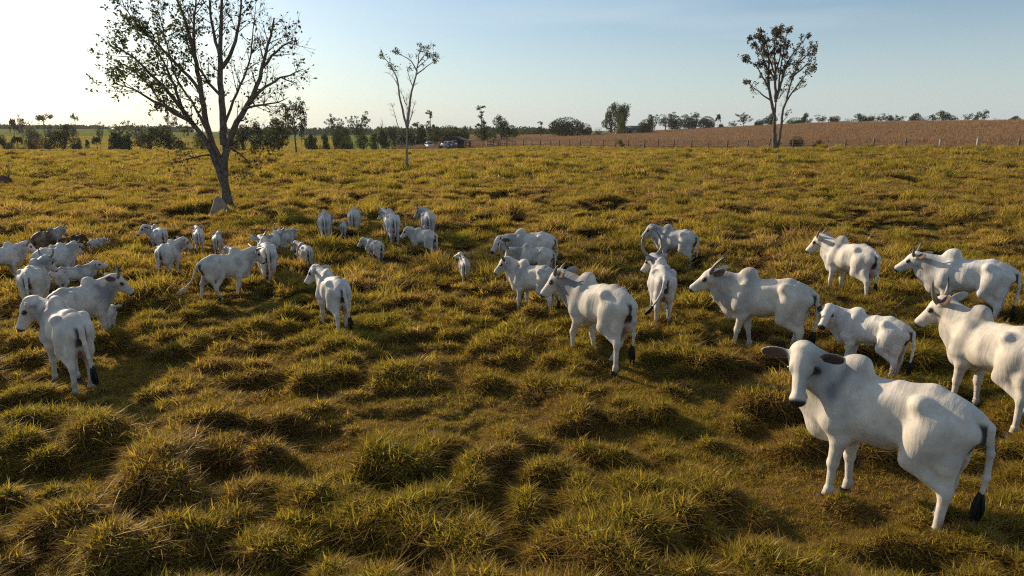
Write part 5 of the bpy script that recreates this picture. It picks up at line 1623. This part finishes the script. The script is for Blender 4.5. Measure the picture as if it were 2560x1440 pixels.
M_HIDE_PLAIN = bpy.data.materials.new('skin_and_cloth'); M_HIDE_PLAIN.use_nodes = True
_a = M_HIDE_PLAIN.node_tree.nodes.new('ShaderNodeAttribute'); _a.attribute_name = 'hide'
_b = M_HIDE_PLAIN.node_tree.nodes['Principled BSDF']; _b.inputs['Roughness'].default_value = .85
M_HIDE_PLAIN.node_tree.links.new(_a.outputs['Color'], _b.inputs['Base Color'])
M_CAPW = mat('white_cap', (.7, .68, .62), .8); M_CAPD = mat('dark_cap', (.03, .03, .04), .8)
make_person(1091, 371.0, 'person in dark clothes with a white cap, standing between the cars', (.02, .018, .02), (.018, .018, .022), M_CAPW, math.radians(-100))
make_person(1053.5, 372.0, 'person in a pale blue shirt at the left side of the first car', (.35, .42, .48), (.03, .035, .05), M_CAPD, math.radians(-20))
make_person(1062.5, 372.8, 'person in a dark shirt leaning at the bonnet of the first car', (.03, .03, .035), (.04, .05, .09), M_CAPD, math.radians(0), arm=.6)

# ------------------------------------------------------------------ farm sheds on the crest
M_ROOFD = mat('grey_roof_sheets', (.10, .10, .11), .7, noise=(2, (.16, .13, .11), .4, .65), spec=.2)
M_WALLP = mat('pale_board_wall', (.42, .32, .26), .9, noise=(1.5, (.30, .21, .16), .4, .65), spec=.1)
def farm_shed(px, d, w, hgt, dp, label, base_lift=0.0):
    B = px_at(px, d); B[2] += base_lift
    o = empty('farm_shed', B, math.radians(8), label, 'shed', 'low farm sheds behind the crop')
    mb = MB(); mb.box((0, 0, hgt/2-.5), (w, dp, hgt+1)); mb.build('wall', M_WALLP, o)
    for sg in (-1, 1):
        mb = MB(); V = []
        for y, z in ((sg*(dp/2+.7), hgt-.1), (sg*.02, hgt+1.15)):
            for x in (-w/2-.6, w/2+.6): V += [(x, y, z), (x, y, z+.12)]
        mb.add(V, [(0, 2, 6, 4), (1, 5, 7, 3), (0, 1, 3, 2), (4, 6, 7, 5), (0, 4, 5, 1), (2, 3, 7, 6)]); mb.build('roof', M_ROOFD, o)
    mb = MB(); mb.box((-w*.22, -dp/2-.03, 1.0), (1.6, .06, 2.0)); mb.build('door', M_DKWOOD, o)
    mb = MB(); mb.box((w*.22, -dp/2-.03, 1.5), (1.4, .06, .9)); mb.build('window', M_GLASSD, o)
    return o
farm_shed(1582, 322, 8.5, 2.6, 5, 'long low farm shed with a grey roof left of the round dark tree', .6)
farm_shed(1552, 318, 5.0, 2.3, 4, 'small dark roofed shed under the tall green pair of trees', .5)
B = px_at(1503, 296)
lr = rng_(9)
lo_ = empty('log_pile', B, 0, 'pale fallen branches heaped at the edge of the dry field', 'log pile')
for q in range(7):
    a = lr.uniform(-.5, .5); L_ = lr.uniform(3, 5.5); z = 1.1 + lr.uniform(0, .9); x = lr.uniform(-2.5, 2.5); y = lr.uniform(-1, 1)
    mb = MB(); mb.tube([(x-L_/2*math.cos(a), y, z-.7-L_/2*math.sin(a)*.6), (x, y+.2, z), (x+L_/2*math.cos(a), y+.3, z-.5+L_/2*math.sin(a)*.6)], [.16, .14, .07], 7); mb.build('log', M_POST_LIGHT, lo_)

# shrubs on the fence line, fallen twigs
def field_shrub(px, py, hgt, wid, kind, lf, label):
    B = px_ground(px, py); tr, cr, ext = kind_get(kind, 1, LM[lf])
    o = empty('shrub', B, px*.7, label, 'shrub', 'shrubs along the wire fence'); o.scale = (wid/ext[0], wid/ext[0], hgt/ext[1])
    obj('trunk', tr, o); obj('crown', cr, o)
field_shrub(1990, 372, 2.1, 2.2, 'dense', 'b', 'round brown dry shrub at the fence right of the forked tree')
field_shrub(2042, 376, 1.6, 1.7, 'bushy', 'b', 'small ragged brown shrub at the fence, right of the round one')
field_shrub(1553, 371, 1.9, 1.6, 'bushy', 'y', 'small green bush growing on the fence line in the middle')
field_shrub(27, 482, 2.2, 1.2, 'bare', 's', 'thin twiggy sapling beside the dark earth mound')
# ------------------------------------------------------------------ scattering (one stuff object each)
HIDDEN = {}
def proto_collection(name, meshes):
    col = bpy.data.collections.new(name)
    for i, me in enumerate(meshes):
        o = bpy.data.objects.new('%s_%02d' % (name, i), me)
        col.objects.link(o)
    return col

def scatter(name, col, P, rot, scl, idx, label, cat):
    me = bpy.data.meshes.new(name)
    me.vertices.add(len(P)); me.vertices.foreach_set('co', np.asarray(P, np.float32).ravel())
    vattr(me, 'rot', rot); vattr(me, 'scl', scl)
    a = me.attributes.new('idx', 'INT', 'POINT'); a.data.foreach_set('value', np.asarray(idx, np.int32))
    o = obj(name, me)
    ng = bpy.data.node_groups.new(name + '_scatter', 'GeometryNodeTree')
    ng.interface.new_socket('Geometry', in_out='INPUT', socket_type='NodeSocketGeometry')
    ng.interface.new_socket('Geometry', in_out='OUTPUT', socket_type='NodeSocketGeometry')
    N = ng.nodes.new; K = ng.links.new
    gi, go = N('NodeGroupInput'), N('NodeGroupOutput')
    ip = N('GeometryNodeInstanceOnPoints'); ci = N('GeometryNodeCollectionInfo')
    ci.inputs['Collection'].default_value = col
    ci.inputs['Separate Children'].default_value = True
    ci.inputs['Reset Children'].default_value = True
    def na(nm, t):
        n = N('GeometryNodeInputNamedAttribute'); n.data_type = t; n.inputs['Name'].default_value = nm
        return [s for s in n.outputs if s.enabled and s.name == 'Attribute'][0]
    ip.inputs['Pick Instance'].default_value = True
    K(gi.outputs[0], ip.inputs['Points']); K(ci.outputs[0], ip.inputs['Instance'])
    K(na('idx', 'INT'), ip.inputs['Instance Index'])
    K(na('rot', 'FLOAT_VECTOR'), ip.inputs['Rotation'])
    K(na('scl', 'FLOAT_VECTOR'), ip.inputs['Scale'])
    K(ip.outputs[0], go.inputs[0])
    md = o.modifiers.new('scatter', 'NODES'); md.node_group = ng
    tag(o, label, cat, None, 'stuff')
    return o

# ------------------------------------------------------------------ grass
def grass_material():
    m = bpy.data.materials.new('pasture_grass'); m.use_nodes = True
    nt = m.node_tree
    for n in list(nt.nodes): nt.nodes.remove(n)
    N = nt.nodes.new; K = nt.links.new
    out = N('ShaderNodeOutputMaterial')
    t = N('ShaderNodeAttribute'); t.attribute_name = 'bt'       # 0 foot .. 1 tip
    k = N('ShaderNodeAttribute'); k.attribute_name = 'bk'       # 0 green .. 1 dry
    geo = N('ShaderNodeNewGeometry'); oi = N('ShaderNodeObjectInfo')
    n1 = N('ShaderNodeTexNoise'); n1.inputs['Scale'].default_value = .35; n1.inputs['Detail'].default_value = 4
    K(geo.outputs['Position'], n1.inputs['Vector'])
    # dryness = blade kind + patches + clump
    r1 = N('ShaderNodeMapRange'); r1.inputs['From Min'].default_value = .32; r1.inputs['From Max'].default_value = .68
    r1.inputs['To Min'].default_value = -.28; r1.inputs['To Max'].default_value = .32
    K(n1.outputs['Fac'], r1.inputs['Value'])
    r2 = N('ShaderNodeMapRange'); r2.inputs['To Min'].default_value = -.16; r2.inputs['To Max'].default_value = .16
    K(oi.outputs['Random'], r2.inputs['Value'])
    a1 = N('ShaderNodeMath'); a1.operation = 'ADD'; K(k.outputs['Fac'], a1.inputs[0]); K(r1.outputs[0], a1.inputs[1])
    a2 = N('ShaderNodeMath'); a2.operation = 'ADD'; a2.use_clamp = True; K(a1.outputs[0], a2.inputs[0]); K(r2.outputs[0], a2.inputs[1])
    rg = N('ShaderNodeValToRGB'); e = rg.color_ramp.elements
    e[0].position = 0.0; e[0].color = (.285, .240, .024, 1)
    e[1].position = 1.0; e[1].color = (.31, .175, .075, 1)
    for p, c in ((.35, (.405, .285, .034)), (.62, (.440, .275, .052)), (.85, (.43, .285, .120))):
        x = rg.color_ramp.elements.new(p); x.color = (*c, 1)
    K(a2.outputs[0], rg.inputs['Fac'])
    # old thatch at the foot of each blade is brown
    ft = N('ShaderNodeMix'); ft.data_type = 'RGBA'; ft.inputs['A'].default_value = (.15, .09, .03, 1)
    rf = N('ShaderNodeMapRange'); rf.inputs['From Min'].default_value = .0; rf.inputs['From Max'].default_value = .40
    K(t.outputs['Fac'], rf.inputs['Value']); K(rf.outputs[0], ft.inputs['Factor']); K(rg.outputs['Color'], ft.inputs['B'])
    rb = N('ShaderNodeMapRange'); rb.inputs['To Min'].default_value = .62; rb.inputs['To Max'].default_value = 1.22
    wn_ = N('ShaderNodeTexWhiteNoise'); wn_.noise_dimensions = '1D'; K(oi.outputs['Random'], wn_.inputs['W']); K(wn_.outputs['Value'], rb.inputs['Value'])
    vb = N('ShaderNodeMix'); vb.data_type = 'RGBA'; vb.blend_type = 'MULTIPLY'; vb.inputs['Factor'].default_value = 1
    K(ft.outputs['Result'], vb.inputs['A']); K(rb.outputs[0], vb.inputs['B'])
    ft = vb
    d = N('ShaderNodeBsdfDiffuse'); tr = N('ShaderNodeBsdfTranslucent'); gl = N('ShaderNodeBsdfGlossy')
    gl.inputs['Roughness'].default_value = .42; gl.inputs['Color'].default_value = (.9, .85, .6, 1)
    K(ft.outputs['Result'], d.inputs['Color']); K(ft.outputs['Result'], tr.inputs['Color'])
    m1 = N('ShaderNodeMixShader'); m1.inputs[0].default_value = .60
    m2 = N('ShaderNodeMixShader'); m2.inputs[0].default_value = .018
    K(d.outputs[0], m1.inputs[1]); K(tr.outputs[0], m1.inputs[2])
    K(m1.outputs[0], m2.inputs[1]); K(gl.outputs[0], m2.inputs[2])
    K(m2.outputs[0], out.inputs['Surface'])
    return m

M_GRASS = grass_material()

def blades(r, n, spread, hmin, hmax, w, lean, dry, curl=.5, seg=3, dome=True):
    """one tuft; every blade a bent tapering strip"""
    a = r.uniform(0, 2*np.pi, n); rad = spread*np.sqrt(r.uniform(0, 1, n))
    bx, by = rad*np.cos(a), rad*np.sin(a)
    az = r.uniform(0, 6.2832, n)
    hgt = r.uniform(hmin, hmax, n)*(1-.35*(rad/spread)**2 if dome else 1)
    ln = np.abs(r.normal(lean, lean*.5, n))*(.5 + rad/spread)
    tw = r.uniform(0, np.pi, n)
    ts = np.linspace(0, 1, seg+1)
    V = []; T = []
    wv = w*r.uniform(.6, 1.4, n)
    dk = np.clip(r.normal(dry, .27, n), 0, 1)
    for t in ts:
        out = ln*hgt*(t*.55 + curl*t*t)
        zz = hgt*(t - .38*curl*np.clip(ln, 0, 1.5)*t**2.2)
        cx, cy = bx + out*np.cos(az), by + out*np.sin(az)
        ww = wv*(1 - t**1.6)*.5 + .0006
        sx, sy = np.cos(tw)*ww, np.sin(tw)*ww
        V.append(np.stack([np.stack([cx-sx, cy-sy, zz], 1), np.stack([cx+sx, cy+sy, zz], 1)], 1))
        T.append(np.full((n, 2), t))
    V = np.stack(V, 1).reshape(-1, 3); T = np.stack(T, 1).reshape(-1)
    m = 2*(seg+1)
    base = (np.arange(n)*m)[:, None, None]
    q = np.array([[2*i, 2*i+1, 2*i+3, 2*i+2] for i in range(seg)])[None]
    return V, (base+q).reshape(-1, 4), T, np.repeat(dk, m)

def tuft(name, seed, layers):
    r = rng_(seed); Vs, Qs, Ts, Ks, n = [], [], [], [], 0
    for kw in layers:
        V, Q, T, Kd = blades(r, **kw)
        Vs.append(V); Qs.append(Q+n); Ts.append(T); Ks.append(Kd); n += len(V)
    me = mesh(name, np.concatenate(Vs), np.concatenate(Qs), False, [M_GRASS])
    fattr(me, 'bt', np.concatenate(Ts)); fattr(me, 'bk', np.concatenate(Ks))
    return me

def D(**k): return k
near = []
for q in range(6):     # leafy turf: short broad blades over old dry leaves
    near.append(tuft('tuft', 100+q, [D(n=24, spread=.08, hmin=.04, hmax=.125, w=.0125, lean=.75, dry=.26, curl=.7),
                                     D(n=16, spread=.09, hmin=.03, hmax=.10, w=.0095, lean=1.2, dry=.72, curl=1.1)]))
for q in range(4):     # short curled dry mat
    near.append(tuft('tuft', 120+q, [D(n=26, spread=.09, hmin=.03, hmax=.11, w=.0090, lean=1.2, dry=.80, curl=1.2),
                                     D(n=8, spread=.08, hmin=.05, hmax=.13, w=.0115, lean=.7, dry=.32)]))
for q in range(3):     # fresh broad blades
    near.append(tuft('tuft', 140+q, [D(n=7, spread=.06, hmin=.07, hmax=.19, w=.015, lean=.55, dry=.04, seg=4),
                                     D(n=16, spread=.08, hmin=.05, hmax=.13, w=.0115, lean=.8, dry=.36)]))
for q in range(2):     # pale seeding stalks and broken stems
    near.append(tuft('tuft', 160+q, [D(n=3, spread=.08, hmin=.09, hmax=.24, w=.0055, lean=.6, dry=.85, seg=4),
                                     D(n=24, spread=.09, hmin=.03, hmax=.11, w=.0085, lean=1.2, dry=.78, curl=1.1)]))
mid = []
for q in range(5):
    mid.append(tuft('tuft', 200+q, [D(n=120, spread=.20, hmin=.07, hmax=.18, w=.024, lean=.6, dry=.44),
                                    D(n=90, spread=.26, hmin=.04, hmax=.14, w=.016, lean=1.2, dry=.75, curl=.9)]))
for q in range(3):
    mid.append(tuft('tuft', 220+q, [D(n=120, spread=.24, hmin=.04, hmax=.14, w=.020, lean=1.4, dry=.78, curl=1.0),
                                    D(n=25, spread=.3, hmin=.1, hmax=.24, w=.016, lean=.8, dry=.4)]))
far = []
for q in range(4):
    far.append(tuft('tuft', 240+q, [D(n=110, spread=.62, hmin=.06, hmax=.19, w=.045, lean=.7, dry=.52, seg=2),
                                    D(n=70, spread=.7, hmin=.05, hmax=.15, w=.04, lean=1.2, dry=.72, curl=.9, seg=2)]))
for q in range(2):
    far.append(tuft('tuft', 260+q, [D(n=120, spread=.75, hmin=.06, hmax=.2, w=.04, lean=1.3, dry=.76, curl=.9, seg=2)]))

for q in range(3):
    mid.append(tuft('tuft', 230+q, [D(n=170, spread=.34, hmin=.18, hmax=.42, w=.024, lean=.55, dry=.30), D(n=60, spread=.42, hmin=.06, hmax=.2, w=.018, lean=1.0, dry=.7)]))
    far.append(tuft('tuft', 270+q, [D(n=200, spread=.46, hmin=.26, hmax=.56, w=.05, lean=.5, dry=.22, seg=2)]))

def sow(seed, d0, d1, dens, margin=.06):
    """random points of the visible wedge between two distances"""
    r = rng_(seed)
    half = .752 + margin
    area = half*(d1*d1-d0*d0)
    area += 2*5.0*(d1-d0)
    n = int(area*dens)
    y = np.sqrt(r.uniform(d0*d0, d1*d1, n)); x = r.uniform(-1, 1, n)*(half*y + 5.0*np.clip(1.2 - y/60, 0, 1))
    return r, x, y

YARD_Y = float(SD)
print('yard', YARD_Y)
def near_cow(x, y):
    f = np.ones_like(x)
    for cx, cy, rr in COW_SPOTS:
        f = np.minimum(f, .78 + .22*sm(rr*.75, rr*1.35, np.hypot(x-cx, y-cy)))
    return f

def grass_field(name, meshes, seed, d0, d1, dens, n_green, kinds, sc, label, over=None):
    r, x, y = sow(seed, d0, d1, dens, .06 if d1 < 60 else .08)
    keep = (fence_side(x, y) < -.3) & ~((np.abs(x + 10.5) < 16) & (np.abs(y - YARD_Y + 4) < 17) & (r.uniform(0, 1, len(x)) < .8))
    x, y = x[keep], y[keep]
    prof = np.clip(relief(x, y)/(.25*(1 + .30*sm(13, 24, y))), 0, 1.3)
    b = bare(x, y)
    keep = r.uniform(0, 1, len(x)) < (.80 + .4*prof)*(1-.6*b)
    x, y, prof, b = x[keep], y[keep], prof[keep], b[keep]
    z = h_ground(x, y)
    idx = kinds(r, prof, b)
    lo_ = .66 - .20*sm(13, 22, y)
    s = sc*r.uniform(.7, 1.25, len(x))*(lo_ + (1.08 - lo_)*prof)*(1-.35*b)
    s = s*near_cow(x, y)
    sz = s*r.uniform(.8, 1.25, len(x))
    e = .12
    gx = (h_ground(x+e, y)-h_ground(x-e, y))/(2*e); gy = (h_ground(x, y+e)-h_ground(x, y-e))/(2*e)
    rx = np.clip(gy, -.6, .6)*.45; ry = np.clip(-gx, -.6, .6)*.45
    rot = np.stack([rx, ry, r.uniform(0, 6.283, len(x))], 1)
    P = np.stack([x, y, z-.015], 1)
    print(name, len(P))
    return scatter(name, proto_collection(name + '_kinds', meshes), P, rot, np.stack([s, s, sz], 1), idx, label, 'grass')

def k_near(r, prof, b):
    u = r.uniform(0, 1, len(prof)); g = sm(.2, .75, prof)*(1-b)
    i = np.where(u < .30 + .45*g, r.integers(0, 6, len(u)), r.integers(6, 10, len(u)))
    v = r.uniform(0, 1, len(u))
    i = np.where(v < .10*g + .015, r.integers(10, 13, len(u)), i)
    return np.where(v > .975, r.integers(13, 15, len(u)), i)
def k_mid(r, prof, b):
    u = r.uniform(0, 1, len(prof)); g = sm(.2, .75, prof)*(1-b)
    i = np.where(u < .35 + .5*g, r.integers(0, 5, len(u)), r.integers(5, 8, len(u)))
    return np.where(r.uniform(0, 1, len(u)) < .08*g, r.integers(8, 11, len(u)), i)
def k_far(r, prof, b):
    u = r.uniform(0, 1, len(prof)); g = sm(.2, .75, prof)*(1-b)
    i = np.where(u < .4 + .5*g, r.integers(0, 4, len(u)), r.integers(4, 6, len(u)))
    return np.where(r.uniform(0, 1, len(u)) < .27, r.integers(6, 9, len(u)), i)

grass_field('grass', near, 1, 2.8, 9.0, 1050, 6, k_near, 1.0, 'tussocky olive and straw coloured pasture grass nearest the camera')
grass_field('grass', near, 4, 9.0, 15.0, 560, 6, k_near, 1.3, 'tussocky olive and straw coloured pasture grass in the foreground')
grass_field('grass', mid, 2, 14.0, 48.0, 46, 5, k_mid, 1.0, 'tussocky olive pasture grass among and behind the herd')
grass_field('grass', far, 3, 45.0, 215.0, 4.6, 4, k_far, 1.15, 'far clumps of olive pasture grass up to the fence and bushes')
# ------------------------------------------------------------------ dry crop beyond the fence
def stalk_patch(seed, n, size, hmin, hmax, w):
    r = rng_(seed); Vs, Qs, ks, o = [], [], [], 0
    for _ in range(n):
        b = np.array([r.uniform(-size, size), r.uniform(-size, size), 0]); hh = r.uniform(hmin, hmax)
        tip = b + np.array([r.normal(0, .12), r.normal(0, .12), hh]); k = r.uniform(0, 1)
        for t in range(5):
            if t == 0: P = [b, (b+tip)/2, tip]; ww = w*.6
            else:
                s0 = b + (tip-b)*r.uniform(.25, .85); a = r.uniform(0, 6.28); l = r.uniform(.3, .6)
                e = s0 + np.array([math.cos(a)*l, math.sin(a)*l, r.uniform(-.45, .15)]); P = [s0, (s0+e)/2 + np.array([0, 0, .1]), e]; ww = w
            P = np.array(P); th = r.uniform(0, 3.14); sd = np.array([math.cos(th), math.sin(th), .2])*ww*.5
            V = np.concatenate([np.stack([p - sd*f, p + sd*f]) for p, f in zip(P, (1, .9, .25))])
            Vs.append(V); Qs.append(np.array([[0, 1, 3, 2], [2, 3, 5, 4]])+o); o += 6; ks.append(np.full(6, np.clip(k + r.normal(0, .15), 0, 1)))
    me = mesh('stalks', np.concatenate(Vs), np.concatenate(Qs), False, [M_STALK])
    fattr(me, 'lv', np.concatenate(ks)); fattr(me, 'dry', np.zeros(o))
    return me
M_STALK = leaf_mat('dry_stalks', (.25, .135, .068), (.40, .27, .155), .3)
col = proto_collection('crop_kinds', [stalk_patch(400+q, 42, 1.35, .7, 1.35, .075) for q in range(5)])
r = rng_(44)
n = 60000
y = np.sqrt(r.uniform(70**2, 430**2, n)); x = r.uniform(-.16, .85, n)*y
d = fence_side(x, y); keep = (d > 2.5) & (d < 215) & (r.uniform(0, 1, n) < np.clip(1.15 - d/330, .35, 1))
x, y, d = x[keep], y[keep], d[keep]
z = h_base(x, y)
s = r.uniform(.85, 1.2, len(x)); sz = s*(.35 + .65*sm(2, 16, d))*r.uniform(.85, 1.15, len(x))
print('crop', len(x))
scatter('dry_crop', col, np.stack([x, y, z-.03], 1), np.stack([r.normal(0, .04, len(x)), r.normal(0, .04, len(x)), r.uniform(0, 6.28, len(x))], 1),
        np.stack([s, s, sz], 1), r.integers(0, 5, len(x)), 'field of dry brown crop stalks beyond the wire fence', 'crop')
# rough growth on the far green slope
gp = [tuft('tuft', 280+q, [D(n=70, spread=1.3, hmin=.2, hmax=.7, w=.14, lean=.9, dry=.05, seg=2)]) for q in range(3)]
n = 9000
y = np.sqrt(r.uniform(150**2, 420**2, n)); x = r.uniform(-.85, -.25, n)*y
print('slope', n)
scatter('slope_grass', proto_collection('slope_kinds', gp), np.stack([x, y, h_base(x, y)], 1), np.stack([np.zeros(n), np.zeros(n), r.uniform(0, 6.28, n)], 1),
        np.repeat(r.uniform(.7, 1.5, n)[:, None], 3, 1), r.integers(0, 3, n), 'rough green growth on the far slope at left', 'grass')
# ------------------------------------------------------------------ air
mb = MB(); mb.box((0, 430, 12), (2000, 900, 46))
M_HAZE = bpy.data.materials.new('haze_air'); M_HAZE.use_nodes = True
_n = M_HAZE.node_tree
for n_ in list(_n.nodes): _n.nodes.remove(n_)
_o = _n.nodes.new('ShaderNodeOutputMaterial'); _v = _n.nodes.new('ShaderNodeVolumePrincipled')
_v.inputs['Color'].default_value = (.93, .95, 1.0, 1); _v.inputs['Density'].default_value = .00010; _v.inputs['Anisotropy'].default_value = .2
_n.links.new(_v.outputs[0], _o.inputs['Volume'])
hz = mb.build('haze', M_HAZE); hz.location = (0, 0, 0)
tag(hz, 'thin pale haze in the air', 'haze', None, 'stuff')
